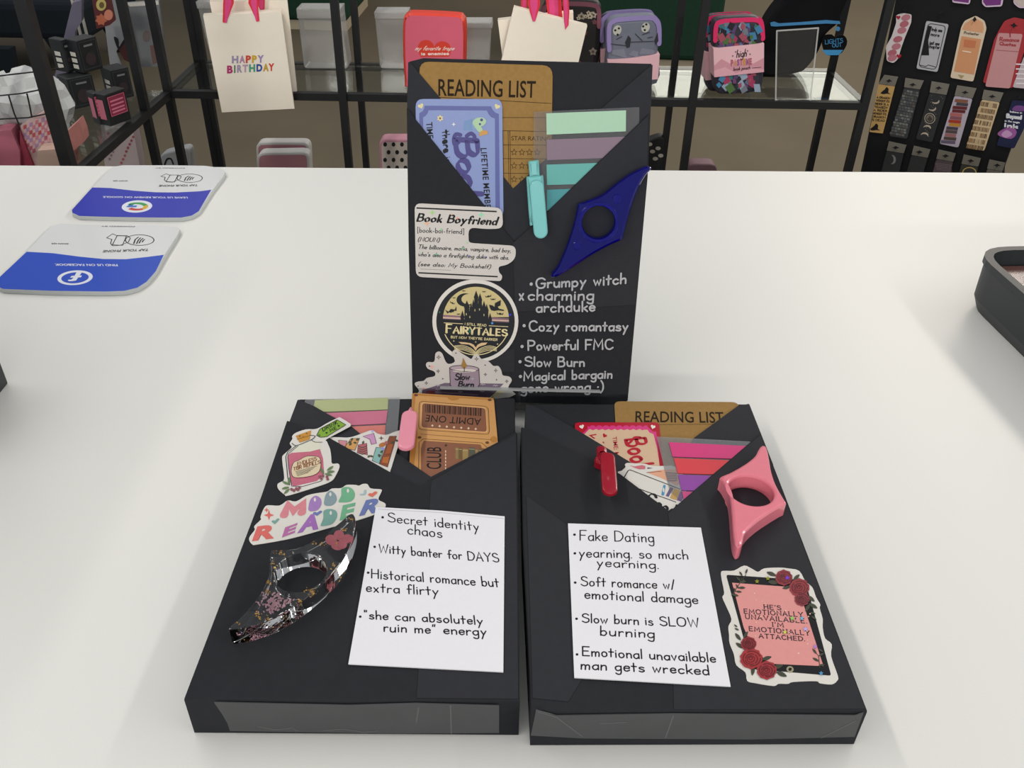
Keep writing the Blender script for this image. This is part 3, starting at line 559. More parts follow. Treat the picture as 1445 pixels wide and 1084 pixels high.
R1 = [(15, 947), (100, 875), (190, 780), (265, 680), (325, 560), (345, 470), (350, 370), (355, 330), (375, 320), (480, 315), (600, 290), (720, 230), (830, 160), (920, 90), (975, 40), (1010, 28), (1033, 58), (1035, 130), (1015, 220), (975, 330), (895, 460), (775, 590), (625, 715), (475, 815), (325, 892), (175, 938), (60, 958)]
ring(horiz(BT), .0031, .0100, K_r1, R1, (592, 496), .0124, glass('clear_resin', (.97, .98, .97, 1), .01, 1.46), 'resin_body', '', .0006, t)
F1 = horiz(BT); PET = mat('cf6a78', .5, noise=.2); PNK = mat('cf9dab', .5, noise=.2); GOLD = M('d9a23c', .3, .6, .15, 900, metal=.35)
def inside(x, y, p=R1):
    c = False
    for (x0, y0), (x1, y1) in zip(p, p[-1:]+p[:-1]):
        if (y0 > y) != (y1 > y) and x < (x1-x0)*(y-y0)/(y1-y0)+x0: c = not c
    return c
def safe(x, y): return all(inside(x+a_, y+b_) for a_, b_ in ((-22, 0), (18, 0), (0, -18), (0, 18))) and math.hypot(x-592, y-496) > 225
def bloom(pts, wz, mt, nm, lab):
    a = Art(F1, wz, K_r1)
    for x, y, rx, ry, ro in pts:
        if len(pts) < 9 or safe(x, y): a.slab(ell(x, y, rx, ry, 12, rot=ro), .0004, mt, k=random.randint(0, 5))
    a.build(nm, t)['label'] = lab
bloom([(842, 252, 48, 42, .2), (905, 215, 42, 40, 0), (968, 245, 48, 36, -.2), (890, 300, 50, 36, .2), (930, 290, 40, 38, 0)], .0105, PET, 'dried_flower', 'pink five-petalled dried flower')
random.seed(5); bloom([(random.gauss(390, 60), random.gauss(770, 44), random.uniform(6, 13), random.uniform(4, 8), random.uniform(0, 3)) for k in range(150)], .0095, PNK, 'dried_flower', 'mauve dried flower cluster')
a = Art(F1, .0115, K_r1)
for cx_, cy_, sx, sy, n in ((1010, 80, 16, 26, 9), (940, 165, 26, 16, 10), (760, 270, 60, 26, 16), (430, 350, 50, 22, 16), (375, 430, 14, 45, 12), (855, 450, 30, 25, 12), (665, 650, 42, 18, 26), (590, 745, 28, 26, 18), (330, 660, 20, 16, 10), (245, 840, 14, 20, 12), (90, 915, 22, 9, 8), (890, 260, 30, 30, 9), (340, 590, 14, 26, 6), (290, 860, 40, 22, 10), (700, 690, 60, 20, 8)):
    for k in range(n):
        x, y = random.gauss(cx_, sx*.6), random.gauss(cy_, sy*.6)
        if not inside(x, y) or not inside(x-10, y) or not inside(x, y-8): continue
        r = random.uniform(3, 9)
        a.slab([(x+r*random.uniform(.5, 1.2)*math.cos(t_), y+r*random.uniform(.4, 1)*math.sin(t_)) for t_ in (0, 1.3, 2.5, 3.7, 5)], .00015, GOLD, k=random.randint(-30, 8))
o = a.build('gold_flake', t); o['kind'] = 'stuff'; o['label'] = 'gold foil flakes'
# ---------------------------------------------------------------- left book: pocket things and stickers
HB = horiz(BT)
tabs(HB, .0006, K_sh, [(0, 98), (15, 75), (1215, 52), (1180, 520), (1190, 700), (0, 700)], [('aeb583', [(130, 88), (1065, 58), (1058, 205), (100, 240)]), ('c9708a', [(150, 258), (1055, 218), (1035, 382), (130, 430)]), ('d17a70', [(160, 445), (1030, 405), (1020, 560), (150, 600)])], 'clear sheet of olive, pink and coral index flags in the left book')
TKT = mat('cf9a5e', .45, noise=.06); TKE = mat('b87f3e'); TKB = mat('8a5a42', .5); TKL = mat('6b4630'); 
a = Art(HB, .0012, K_tk); a.slab(rnd(a.C([(180, 38), (1140, 98), (1190, 640), (1200, 1000), (150, 1040), (150, 860), (165, 500)]), .0022), .0004, TKT, raw=True, side=TKE)
a.fill([(183, 45), (1135, 102), (1140, 125), (220, 66), (205, 240), (245, 520), (190, 1000), (155, 900), (168, 500)], TKE, 1)
a.fill(ell(668, 92, 70, 34, 16, .06, math.pi+.06), TKE, 2); a.fill(ell(1140, 585, 40, 34), TKE, 2)
a.fill(rnd([(285, 150), (1050, 212), (1070, 512), (275, 455)], 40), mat('e6b27a'), 2); a.fill(rnd([(300, 162), (1042, 222), (1058, 500), (288, 446)], 36), TKB, 3); a.line(rnd([(265, 135), (1075, 200), (1090, 530), (255, 470)], 50), .0003, TKL, 2, closed=True)
for k in range(33):
    x = 335+k*20.2; y = 178+(x-335)*.066; wd = (5, 9, 13)[k*7 % 3]; a.fill([(x, y), (x+wd, y+1), (x+wd-2, y+96), (x-2, y+95)], INK, 4)
a.text('ADMIT ONE', (992, 345), (345, 300), (985, 428), INK, 4)
for k in range(7): a.fill(star(418+k*85, 427+k*6.5, 17, 4, .5), M('e8cdb0'), 4)
for k in range(45): a.fill([(280+k*19, 520+k*1.55), (290+k*19, 521+k*1.55), (290+k*19, 527+k*1.55), (280+k*19, 526+k*1.55)], TKL, 2)
for x, y in ((268, 564), (1063, 625), (225, 66), (1092, 122)): a.fill(ell(x, y, 22, 14), TKL, 3)
a.fill([(300, 640), (320, 605), (985, 650), (1000, 690), (1060, 700), (1060, 1020), (285, 1030), (285, 700)], TKB, 3); a.line([(255, 1020), (262, 620), (310, 580), (1000, 628), (1060, 680)], .0003, TKL, 2)
a.text('CLUB', (522, 940), (522, 682), (340, 935), INK, 4, bold=.004); a.fill(star(578, 660, 22, 4, .3), INK, 4)
for k in range(6): a.line([(574, 720+k*40), (574, 742+k*40)], .0005, M('e8cdb0'), 4)
for x, y, wd, c_ in ((690, 684, 34, '8c7a4c'), (730, 686, 36, '6e5a3a'), (775, 700, 62, '9a8452'), (848, 684, 70, '55584a'), (925, 705, 30, '8a7a52'), (965, 700, 30, '6a5a42'), (1000, 712, 40, '8c7a4c')):
    a.fill([(x, y), (x+wd, y+3), (x+wd, y+135), (x, y+133)], mat(c_), 4); a.line([(x+3, y+20), (x+wd-3, y+23)], .0004, M('c9b98a'), 5)
tag(a.build('club_ticket'), 'orange brown admit one ticket in the pocket of the left book', 'ticket')
a = Art(HB, .0022, K_sh)
bs = G([(290, 575), (400, 560), (540, 565), (640, 545), (760, 500), (860, 472), (930, 515), (1040, 530), (1150, 490), (1230, 475), (1245, 540), (1220, 620), (1190, 680), (1150, 800), (1090, 990), (1040, 1080), (500, 1000), (250, 700)]); a.slab(bs, .0002, VINYL)
def bk(q, c_): a.fill(q, mat(c_), 1); a.line(q, .00025, DKL, 2, closed=True)
bk([(590, 580), (700, 575), (640, 730), (500, 700)], 'd09a5a'); bk([(430, 600), (540, 610), (520, 690), (440, 660)], 'cc8a90'); bk([(680, 660), (790, 640), (800, 790), (670, 760)], 'b9606a'); bk([(740, 552), (880, 512), (915, 640), (850, 655), (830, 590)], 'c993bd'); bk([(910, 690), (1010, 700), (950, 900), (860, 860)], '86b3ad'); bk([(1080, 550), (1170, 548), (1055, 945), (955, 905)], '8a4a2c')
a.fill([(1060, 660), (1130, 650), (1095, 770), (1025, 780)], mat('a85a30'), 3); a.fill([(1000, 820), (1080, 810), (1060, 900), (985, 890)], mat('b5682f'), 3); a.fill(ell(990, 660, 46, 26, rot=-.3), mat('b5703a'), 3); a.fill(ell(1040, 635, 22), mat('b06a68'), 3)
lf = mat('4a5038')
def leaf(a_, x, y, l, r, mt, k=3, fat=.3): a_.fill(spline([(x, y), (x+l*.5*math.cos(r)-l*fat*math.sin(r), y+l*.5*math.sin(r)+l*fat*math.cos(r)), (x+l*math.cos(r), y+l*math.sin(r)), (x+l*.5*math.cos(r)+l*fat*math.sin(r), y+l*.5*math.sin(r)-l*fat*math.cos(r))], 3), mt, k)
for x, y, r in ((560, 640, -.6), (590, 610, -1), (620, 630, .2), (650, 600, -.3), (600, 640, 2.5), (735, 650, -1.1), (930, 790, .2), (960, 760, -.5), (940, 780, 1.2), (1100, 640, -.4), (1150, 600, .3), (1060, 680, 2), (800, 820, -.6), (830, 800, .3)): leaf(a, x, y, 45, r, lf)
for k in range(4): a.line([(690, 680+k*28), (735, 698+k*28), (785, 675+k*28)], .0006, lf, 3)
a.fill(star(975, 575, 34, 4, .3), mat('6a4a3a'), 2); a.fill(ell(862, 488, 14), mat('b0b4f0'), 2); a.fill(ell(995, 710, 18), mat('a090e8'), 3)
tag(a.build('bookshelf_sticker'), 'white sticker of drawn books and leaves peeking from the left pocket', 'sticker', 'stickers')
pen(HB, .0008, K_tk, None, [(128, 230), (150, 195), (185, 192), (190, 260), (135, 262)], [(150, 292), (108, 622)], .0048, mat('eb93a6', .35, coat=.2), 'pale pink pen beside the orange ticket in the left book')
a = Art(HB, .0033, K_bottle)
a.slab(spline([(60, 890), (100, 860), (145, 815), (118, 570), (140, 510), (240, 420), (215, 370), (250, 310), (245, 280), (290, 235), (420, 190), (560, 182), (690, 110), (835, 40), (870, 45), (985, 115), (990, 140), (960, 165), (690, 310), (690, 345), (730, 440), (745, 540), (755, 625), (830, 625), (850, 670), (800, 780), (740, 850), (560, 920), (200, 1030), (150, 1020), (70, 950)], 3), .0003, VINYL)
OL = mat('33343a', .4); a.fill([(190, 520), (240, 490), (480, 475), (600, 440), (640, 560), (655, 760), (560, 850), (260, 920), (235, 880), (205, 700)], mat('c2647a', noise=.15), 1); a.fill([(300, 405), (480, 345), (600, 345), (610, 440), (480, 472), (250, 490)], M('dcdac6'), 1)
a.line([(300, 400), (190, 480), (165, 540), (190, 800), (215, 900)], .0005, OL, 2); a.line([(320, 405), (200, 500), (190, 545), (205, 700), (240, 915), (380, 920), (620, 850)], .0004, OL, 2)
a.line(spline(a.C([(245, 370), (300, 400), (430, 350), (500, 320), (540, 280), (480, 268)]), 3, False), .0005, OL, 3, raw=True); a.line(spline(a.C([(490, 325), (540, 355), (630, 355)]), 3, False), .0004, OL, 3, raw=True)
a.fill([(292, 275), (490, 205), (470, 320), (340, 362)], mat('c58a28'), 3); a.line([(310, 320), (480, 270)], .0004, mat('6a4a1a'), 4); a.fill(ell(345, 280, 10), mat('6a4a1a'), 4); a.fill(ell(432, 245, 9), mat('6a4a1a'), 4); a.fill(ell(385, 285, 6), mat('6a4a1a'), 4)
a.fill([(560, 270), (600, 190), (820, 72), (930, 135), (690, 285), (610, 295)], mat('7ea82c'), 3); a.line([(560, 270), (600, 190), (820, 72), (930, 135), (690, 285), (610, 295)], .0004, INK, 4, closed=True)
a.hand('DRINK', (640, 222), (830, 125), (625, 178), .0005, INK, 5, gap=22); a.hand('ME', (735, 228), (815, 190), (720, 195), .0005, INK, 5, gap=22); a.fill(heart(840, 152, 14), INK, 5); a.fill(heart(685, 240, 14), INK, 5); a.line(ell(592, 272, 10), .0003, INK, 4, closed=True)
a.fill(spline([(235, 720), (265, 620), (330, 590), (420, 540), (520, 535), (600, 560), (610, 680), (560, 760), (430, 800), (270, 805)], 3), M('dccaa8'), 3); a.line(spline([(235, 720), (265, 620), (330, 590), (420, 540), (520, 535), (600, 560), (610, 680), (560, 760), (430, 800), (270, 805)], 3), .0003, OL, 4, closed=True)
BR = mat('8a4a20'); a.hand('ENDLESS', (315, 662), (560, 590), (312, 618), .0004, BR, 5); a.hand('TBR REFILLS', (265, 722), (605, 630), (262, 682), .0004, BR, 5)
for k in range(5): a.line([(290+k*6, 735+k*14), (560-k*26, 662+k*20)], .00025, OL, 5)
for x, y, r in ((690, 720, -.6), (690, 740, -.1), (660, 760, .2), (650, 770, -2), (210, 900, 3.6), (210, 930, 2.9), (215, 950, 2.4), (200, 900, -1.4)): leaf(a, x, y, 100, r, mat('5f7a4a'), 4, .16)
for x, y in ((600, 800), (640, 790), (620, 825), (690, 800), (240, 960), (300, 950), (340, 940), (270, 975), (320, 965), (700, 830)): a.fill(star(x, y, 22, 6, .7), mat('8a4a56'), 5)
tag(a.build('bottle_sticker'), 'pink potion bottle sticker with green drink me tag, on the left book', 'sticker', 'stickers')
a = Art(HB, .0033, K_mood)
a.slab(spline([(45, 600), (55, 560), (100, 500), (95, 465), (160, 400), (155, 375), (190, 290), (230, 262), (340, 265), (420, 215), (500, 225), (600, 170), (700, 145), (800, 130), (850, 100), (940, 95), (990, 65), (1080, 65), (1110, 72), (1150, 55), (1195, 58), (1225, 98), (1325, 108), (1328, 135), (1300, 205), (1360, 240), (1370, 270), (1335, 320), (1210, 370), (1085, 410), (900, 460), (600, 545), (400, 595), (120, 642), (75, 640)], 3), .0003, VINYL)
def bub(ch, p0, p1, p2, c_): a.text(ch, p0, p1, p2, mat(c_, noise=.1), 2, bold=.05)
a.hand('M', (372, 362), (568, 336), (402, 262), .0046, mat('d4808a', noise=.1), 2); bub('R', (75, 605), (290, 575), (125, 470), 'd8655e'); bub('R', (1115, 360), (1305, 322), (1180, 215), '6876ac')
bub('E', (365, 572), (490, 525), (395, 480), 'b66aa2'); bub('E', (925, 405), (1055, 375), (955, 265), '6fae87'); bub('A', (515, 525), (720, 485), (560, 370), 'a069b4')
def drop(pts, c_, hx, hy): a.fill(spline(pts, 4), mat(c_, noise=.1), 2); a.fill(spline([(hx, hy-22), (hx+12, hy), (hx, hy+20), (hx-12, hy)], 3), VINYL, 3)
drop([(620, 290), (640, 210), (690, 172), (740, 200), (745, 260), (710, 310), (660, 322), (630, 318)], 'a07ab8', 684, 212); drop([(772, 235), (790, 160), (835, 122), (885, 160), (895, 215), (860, 260), (810, 270), (780, 262)], '84989f', 834, 160)
drop([(945, 100), (1010, 88), (1060, 120), (1070, 180), (1030, 228), (925, 235), (918, 215), (940, 170)], '6fae87', 1005, 125); drop([(770, 318), (830, 300), (890, 320), (898, 380), (850, 445), (760, 465), (740, 455), (765, 390)], '74a096', 838, 340)
a.fill(star(238, 360, 50, 4, .35), mat('d8655e'), 2); a.fill(star(215, 310, 24, 4, .4), mat('d8655e'), 2); a.line([(278, 420), (295, 432), (325, 402)], .0016, mat('74a096'), 2); a.line([(682, 340), (705, 352), (738, 328)], .0018, mat('6876ac'), 2); a.line([(1220, 160), (1240, 168), (1272, 142)], .0022, mat('d8705e'), 2); a.line(spline(a.C([(1130, 160), (1165, 155), (1172, 120)]), 4, False), .0013, mat('a5bcc4'), 2, raw=True)
tag(a.build('lettering_sticker'), 'white mood reader sticker with rainbow bubble letters, on the left book', 'sticker', 'stickers')
# ---------------------------------------------------------------- right book: pocket things and sticker
def kx2(a): a.line([(545, 195), (1100, 190)], .0003, M('3d2c18', .8, .2, 0), 1)
kraft(HB, .0005, K5, [(534, 64), (1215, 68), (1290, 420), (555, 420)], .0045, ((650, 178), (1140, 183), (652, 116)), 'brown kraft reading list card tucked in the right book', kx2)
a = Art(HB, .0010, K_red); RD = mat('b5162f', .35); a.slab(rnd(a.C([(85, 48), (1005, 48), (1060, 560), (120, 600)]), .003), .0004, RD, raw=True)
PK2 = mat('d83a80'); TAN = M('d5b596', .5, .3, .04)
sc = [(225, 85)]
for k in range(9): sc += [(245+k*73, 98), (265+k*73, 82), (295+k*73, 82)]
a.fill([(180, 160), (225, 120)]+sc+[(880, 95), (940, 150), (975, 150), (990, 250), (1010, 520), (300, 520), (150, 200)], PK2, 1)
sc = [(240, 128)]
for k in range(9): sc += [(250+k*68, 122), (280+k*68, 136), (300+k*68, 130)]
a.fill([(190, 180)]+sc+[(880, 130), (900, 160), (945, 178), (985, 330), (1015, 540), (300, 540), (160, 200)], TAN, 2)
a.fill(heart(162, 98, 26, -.3), M('f0e6da'), 3); a.fill(heart(940, 100, 26, .3), M('f0e6da'), 3); a.fill(heart(412, 195, 24, .5), RD, 3); a.line([(395, 265), (402, 275)], .0008, RD, 3)
a.hand('L', (248, 190), (300, 225), (310, 180), .0011, RD, 3); a.text('TIME: M', (497, 208), (525, 420), (545, 204), RD, 3, bold=.008)
a.hand('Book', (640, 235), (735, 575), (850, 212), .002, RD, 3, nib=nb(.0026, .0013, .8)); a.line(spline(a.C([(650, 290), (690, 270), (740, 215), (800, 212)]), 4, False), .0016, RD, 3, raw=True)
tag(a.build('membership_card'), 'red bordered card with scalloped pink edge tucked in the right book', 'card', 'membership cards')
a = Art(HB, .0018, K_red)
a.slab(G([(560, 620), (600, 575), (640, 535), (632, 510), (660, 490), (740, 495), (850, 500), (920, 520), (1020, 525), (1200, 535), (1300, 700), (1260, 1000), (1000, 1100), (760, 900)]), .0002, VINYL)
a.fill([(685, 518), (740, 530), (820, 515), (858, 525), (855, 560), (790, 562), (740, 545)], mat('c9707a'), 1); a.fill([(880, 540), (940, 548), (900, 555), (876, 556)], mat('5a4a60'), 1)
a.fill([(870, 595), (1010, 570), (1190, 560), (1230, 720), (1200, 740), (1040, 660)], mat('e0a585'), 1); a.line([(870, 598), (1030, 585)], .0003, DKL, 2)
for k in range(5): a.line([(1080+k*6, 600+k*22), (1200, 606+k*20)], .0006, mat('5a6274'), 2)
a.line([(620, 660), (670, 575), (690, 568), (1235, 778)], .0005, INK, 2); a.line([(760, 765), (1190, 920)], .0005, INK, 2)
a.fill(rnd([(1055, 730), (1080, 735), (1060, 850), (1030, 845)], 10), mat('4a90b8'), 2); a.fill(ell(1056, 790, 9, 26), VINYL, 3); a.fill([(1130, 755), (1165, 768), (1110, 865), (1080, 852)], mat('675a80'), 2); a.fill([(1170, 770), (1235, 795), (1195, 900), (1125, 875)], mat('c09a58'), 2); a.fill([(1240, 800), (1290, 820), (1250, 915), (1200, 900)], mat('7a5a90'), 2)
a.hand('Good', (858, 930), (1160, 1075), (905, 815), .0012, INK, 2, nib=nb(.0017, .0006, .6))
tag(a.build('pocket_sticker'), 'white die-cut sticker with black outline at the tip of the right pocket', 'sticker', 'stickers')
tabs(HB, .0021, K5, [(768, 258), (1278, 285), (1320, 300), (1000, 700), (840, 560)], [('d4397c', [(835, 289), (1300, 312), (1330, 385), (856, 368)]), ('d9404a', [(862, 377), (1340, 396), (1370, 475), (884, 460)]), ('8f45a0', [(886, 468), (1250, 480), (1270, 565), (905, 553)]), ('c24a80', [(908, 560), (1160, 572), (1170, 630), (922, 630)])], 'clear sheet of magenta, red and purple index flags in the right book')
pen(HB, .0028, K_red, [(302, 430), (330, 385), (390, 395), (400, 480), (380, 490), (310, 458)], [(325, 300), (350, 292), (415, 295), (440, 320), (440, 378), (330, 388)], [(445, 420), (470, 762)], .0042, mat('a01428', .3, coat=.4), 'dark red pen clipped on the right wrapped book')
a = Art(HB, .0033, K_ph)
a.slab(spline([(42, 115), (70, 92), (150, 90), (235, 48), (300, 75), (350, 100), (400, 72), (520, 65), (600, 72), (690, 92), (740, 175), (800, 230), (830, 310), (865, 370), (860, 400), (885, 490), (885, 560), (905, 650), (960, 700), (955, 800), (1010, 960), (1005, 1000), (960, 1030), (860, 1020), (830, 1003), (640, 1010), (600, 1025), (520, 1025), (480, 1043), (330, 1020), (260, 1000), (245, 930), (170, 870), (150, 780), (115, 690), (110, 620), (105, 550), (130, 490), (85, 380), (55, 310), (70, 270)], 3), .0003, VINYL)
DEV = mat('141417', .2, coat=.3); a.fill(rnd([(85, 125), (740, 170), (955, 960), (300, 905)], 22), DEV, 1); a.fill([(135, 192), (680, 232), (890, 882), (440, 862), (300, 720), (230, 560)], mat('dd9490', .35, noise=.06), 2)
TW = mat('3a2430', .6)
for s_, p0, p1, h in (("HE'S", (398, 408), (540, 418), 40), ('EMOTIONALLY', (233, 445), (722, 475), 42), ('UNAVAILABLE.', (245, 490), (755, 528), 42), ("I'M", (468, 555), (562, 560), 40), ('EMOTIONALLY', (275, 590), (778, 628), 42), ('ATTACHED.', (358, 648), (738, 675), 40)):
    a.hand(s_, p0, p1, (p0[0]-3, p0[1]-h*.86), .00045, TW, 3, serif=11, gap=20)
a.line(ell(614, 908, 22, 20), .0008, mat('9a9478'), 2, closed=True)
LV = mat('3c4032', .5)
for x, y, l, r in ((420, 105, 85, .35), (430, 185, 90, .1), (640, 170, 70, -.7), (550, 240, 70, -.2), (760, 300, 75, .7), (770, 365, 80, .5), (740, 430, 70, -1), (160, 610, 75, .9), (165, 690, 80, .6), (230, 650, 65, -1), (380, 830, 85, -.3), (300, 960, 80, -1.4), (470, 900, 90, -.3), (500, 930, 95, .4)): leaf(a, x, y, l, r, LV, 3, .2)
for x, y, l, r in ((195, 100, 45, 1), (245, 120, 45, -1.2), (205, 160, 50, .6), (170, 145, 50, .8), (190, 190, 60, -.1), (165, 205, 45, 1), (185, 235, 60, 0), (150, 235, 40, 1.2), (165, 265, 50, .1), (130, 290, 60, .2), (800, 740, 55, .9), (850, 740, 45, .6), (800, 815, 60, .5), (850, 800, 50, -.5), (850, 880, 50, -.2), (150, 540, 35, .6), (155, 570, 40, .4), (780, 440, 45, .2), (790, 470, 50, .6)): leaf(a, x, y, l, r, LV, 4, .18)
a.line([(250, 125), (190, 210), (130, 300)], .0003, LV, 4); a.line([(800, 740), (850, 800), (860, 900)], .0003, LV, 4)
def rose(x, y, r, c_, c2):
    a.fill([(x+r*(1+.07*math.sin(k*2.5))*math.cos(k*.26), y+r*.92*(1+.07*math.cos(k*2.1))*math.sin(k*.26)) for k in range(24)], mat(c_, .5, noise=.1), 5)
    d_ = mat(c2, .5)
    for q, f in ((.78, 0), (.55, 1.2), (.34, 2.4), (.16, 3.6)):
        for k in range(3): a.line(ell(x+r*.05*math.cos(f), y+r*.05*math.sin(f), r*q, r*q*.85, 8, f+k*2.1, f+k*2.1+1.75), .0004, d_, 6)
rose(562, 152, 70, '8a3038', '571a22'); rose(690, 235, 82, '8f3038', '5a1a22'); rose(712, 330, 62, '85303a', '551a22'); rose(270, 700, 64, '8a262e', '54141a'); rose(292, 822, 92, 'a02c30', '601418'); rose(420, 918, 82, '9a2a32', '5a141a')
for k in range(22): a.fill(ell(random.uniform(320, 780), random.uniform(260, 840), random.uniform(3, 8), n=8), mat('f0c4a8'), 3)
for x, y, c_ in ((590, 155, '7a3ad0'), (340, 185, '8a8a20'), (430, 160, '8a8a20'), (710, 490, '70b0d0'), (740, 580, 'b0b0f0'), (570, 605, 'd0d060'), (630, 490, '90d060'), (870, 945, '4a90c0'), (820, 725, 'b080d0')): a.fill(star(x, y, 20, 5, .5), mat(c_), 7)
tag(a.build('tablet_sticker'), 'white sticker of pink e-reader with red roses, on the right book', 'sticker', 'stickers')
# ---------------------------------------------------------------- tap signs
def sign(crop, outline, wave, blue, label, texts, logo, words):
    h = .004; a = Art(horiz(TZ), h, crop); o_ = a.C(outline); t_ = a.slab(o_, h-.0003, M('dcdddd', .3, .5, 0, coat=.4), raw=True, side=M('c3c7c6', .3), bev=.0006)
    B_ = M(blue, .3, .25, 0, coat=.08); a.fill(offset(ccw(a.C(wave)), .0004), B_, 1, raw=True); W_ = M('dfe2ea', .4)
    for s_, p0, p1, p2, col, b_ in texts: a.text(s_, p0, p1, p2, W_ if col else INK, 3, bold=b_)
    logo(a, W_, B_); ph = words
    a.line(ph['hand'], .0007, INK, 2); a.line(ph['card'], .0007, INK, 2, closed=True); a.line(ell(*ph['oval'], 28), .0008, INK, 2, closed=True)
    for q in ph['arcs']: a.line(q, .0011, INK, 2)
    return tag(a.build('tap_sign'), label, 'counter sign', 'tap signs on the counter')
def logo_f(a, W_, B_):
    a.fill(ell(567, 440, 134, 55, 40, rot=-.08), W_, 2); a.fill(ell(567, 441, 104, 41, 40, rot=-.08), B_, 3)
    a.fill([(628, 388), (575, 462), (545, 467), (520, 467), (512, 457), (540, 455), (556, 440), (530, 441), (540, 428), (564, 426), (585, 388)], W_, 4); a.fill([(535, 441), (545, 427), (620, 425), (612, 439)], W_, 5)
def logo_g(a, W_, B_):
    a.fill(ell(622, 371, 130, 52, 40, rot=-.06), W_, 2)
    for a0, a1, c_ in ((-.35, .9, 'd8a828'), (.8, 2.5, 'c23028'), (-2.6, -.3, '2f9a48')): a.line(ell(622, 371, 76, 27, 14, a0, a1), .0042, mat(c_, .4), 3, caps=False)
    a.line([(545, 378), (580, 352), (600, 345)], .0042, mat('2f6fc0', .4), 3, caps=False); a.line([(545, 371), (620, 371)], .004, mat('2f6fc0', .4), 4, caps=False)
sign(K_f, [(-4, 520), (0, 485), (-12, 440), (5, 425)][2:3]+[(-30, 470), (-25, 505), (20, 525), (400, 540), (800, 545), (940, 540), (1040, 515), (1110, 470), (1180, 390), (1250, 262), (1340, 120), (1362, 75), (1330, 52), (1180, 42), (700, 38), (460, 28), (380, 50), (320, 110), (200, 240)],
     [(-30, 470), (-25, 505), (20, 525), (400, 540), (800, 545), (940, 540), (1040, 515), (1110, 470), (1180, 390), (1242, 264), (1100, 282), (950, 298), (780, 296), (600, 278), (400, 252), (200, 241), (-12, 440)], '0a44bc', 'white and bright blue tap sign nearest the camera, with round letter f emblem',
     [('FIND US ON FACEBOOK', (885, 338), (412, 334), (892, 354), 1, .02), ('TAP YOUR PHONE', (1125, 220), (782, 232), (1118, 238), 0, .012), ('SCAN QR', (520, 180), (388, 178), (516, 188), 0, .02), ('POWERED BY', (1020, 50), (765, 48), (1018, 57), 0, .01)], logo_f,
     dict(hand=[(805, 138), (850, 108), (880, 120), (960, 122), (985, 140), (970, 170), (940, 182), (905, 195), (850, 198), (835, 180), (845, 150), (805, 138)], card=[(885, 122), (955, 125), (925, 195), (850, 190)], oval=(1055, 155, 108, 40), arcs=[[(1010, 182), (1022, 150), (1045, 133)], [(1032, 182), (1045, 155), (1062, 138)], [(1052, 178), (1062, 158), (1080, 142)], [(1075, 170), (1080, 160), (1092, 150)]]))
sign(K_g, [(65, 400), (70, 425), (130, 452), (400, 460), (800, 466), (1000, 466), (1090, 448), (1150, 410), (1260, 240), (1360, 110), (1375, 80), (1330, 40), (1200, 22), (900, 18), (500, 18), (420, 30), (370, 65), (240, 205)],
     [(65, 400), (70, 425), (130, 452), (400, 460), (800, 466), (1000, 466), (1090, 448), (1150, 410), (1258, 226), (1150, 240), (950, 250), (780, 248), (600, 235), (400, 212), (240, 207)], '252fae', 'white and indigo tap sign at the back of the counter, with multicolour g emblem',
     [('LEAVE US YOUR REVIEW ON GOOGLE', (1050, 290), (333, 284), (1055, 304), 1, .02), ('TAP YOUR PHONE', (1140, 182), (812, 188), (1136, 198), 0, .012), ('SCAN QR', (545, 150), (418, 150), (542, 158), 0, .02), ('POWERED BY', (1028, 42), (778, 41), (1026, 48), 0, .01)], logo_g,
     dict(hand=[(825, 115), (870, 92), (900, 104), (975, 103), (998, 118), (985, 140), (955, 150), (925, 165), (875, 162), (855, 145), (862, 122), (825, 115)], card=[(905, 102), (970, 105), (940, 163), (870, 158)], oval=(1070, 130, 108, 36), arcs=[[(1025, 152), (1038, 125), (1060, 112)], [(1048, 150), (1060, 130), (1075, 116)], [(1070, 146), (1078, 130), (1092, 120)], [(1090, 140), (1095, 132), (1105, 124)]]))
# ---------------------------------------------------------------- dark trays at the ends of the counter
DARK = M('2b2f31', .45, .4, .05, 60)
def tray(A, e1, e2, l1, l2, h, label, contents):
    n = Vector((0, 0, 1)); fr = Fr((A.x, A.y, TZ), e1, n.cross(e1) if n.cross(e1).dot(e2) > 0 else -n.cross(e1))
    if fr.n.z < 0: fr = Fr((A.x, A.y, TZ), -fr.ux, fr.uy); sx = -1
    else: sx = 1
    q = ccw([(0, 0), (sx*l1, 0), (sx*l1, l2), (0, l2)]); t = thing('tray', fr.P(sx*l1/2, l2/2, 0), label, 'tray', 'dark trays on the counter')
    a = Art(fr, h); o_ = rnd(q, .03, 6); i_ = offset(o_, .005); b_ = offset(o_, .006); r_ = offset(o_, -.0015); ib = offset(b_, .004)
    a.wall(b_, 0, offset(o_, .001), h*.25, DARK, True); a.wall(offset(o_, .001), h*.25, o_, h*.86, DARK, True); a.wall(o_, h*.86, r_, h*.88, DARK); a.wall(r_, h*.88, r_, h, DARK); a.wall(r_, h, i_, h, DARK); a.wall(i_, h, ib, .004, DARK)
    a.face([b_], 0, DARK, True); a.face([ib], .004, DARK); a.build('tray_body', t)
    return fr, sx, t
zt = TZ+.045; A = onz(1374, 350, zt); e1 = (onz(1446, 348.5, zt)-A).normalized(); e2 = (onz(1445, 402, zt)-A).normalized()
fr, sx, _ = tray(A, e1, e2, .26, .30, .045, 'dark grey tray with rounded corner at the right end of the counter', None)
bm = bmesh.new(); add_box(bm, (sx*.012, .014, .0045), (sx*.075, .085, .034) , fr.mat(), .003); tag(mesh_obj('snack_packet', bm, M('5c3b35', .25, .5, .1, 60, coat=.4)), 'reddish brown wrapped packet in the back corner of the right tray', 'packet')
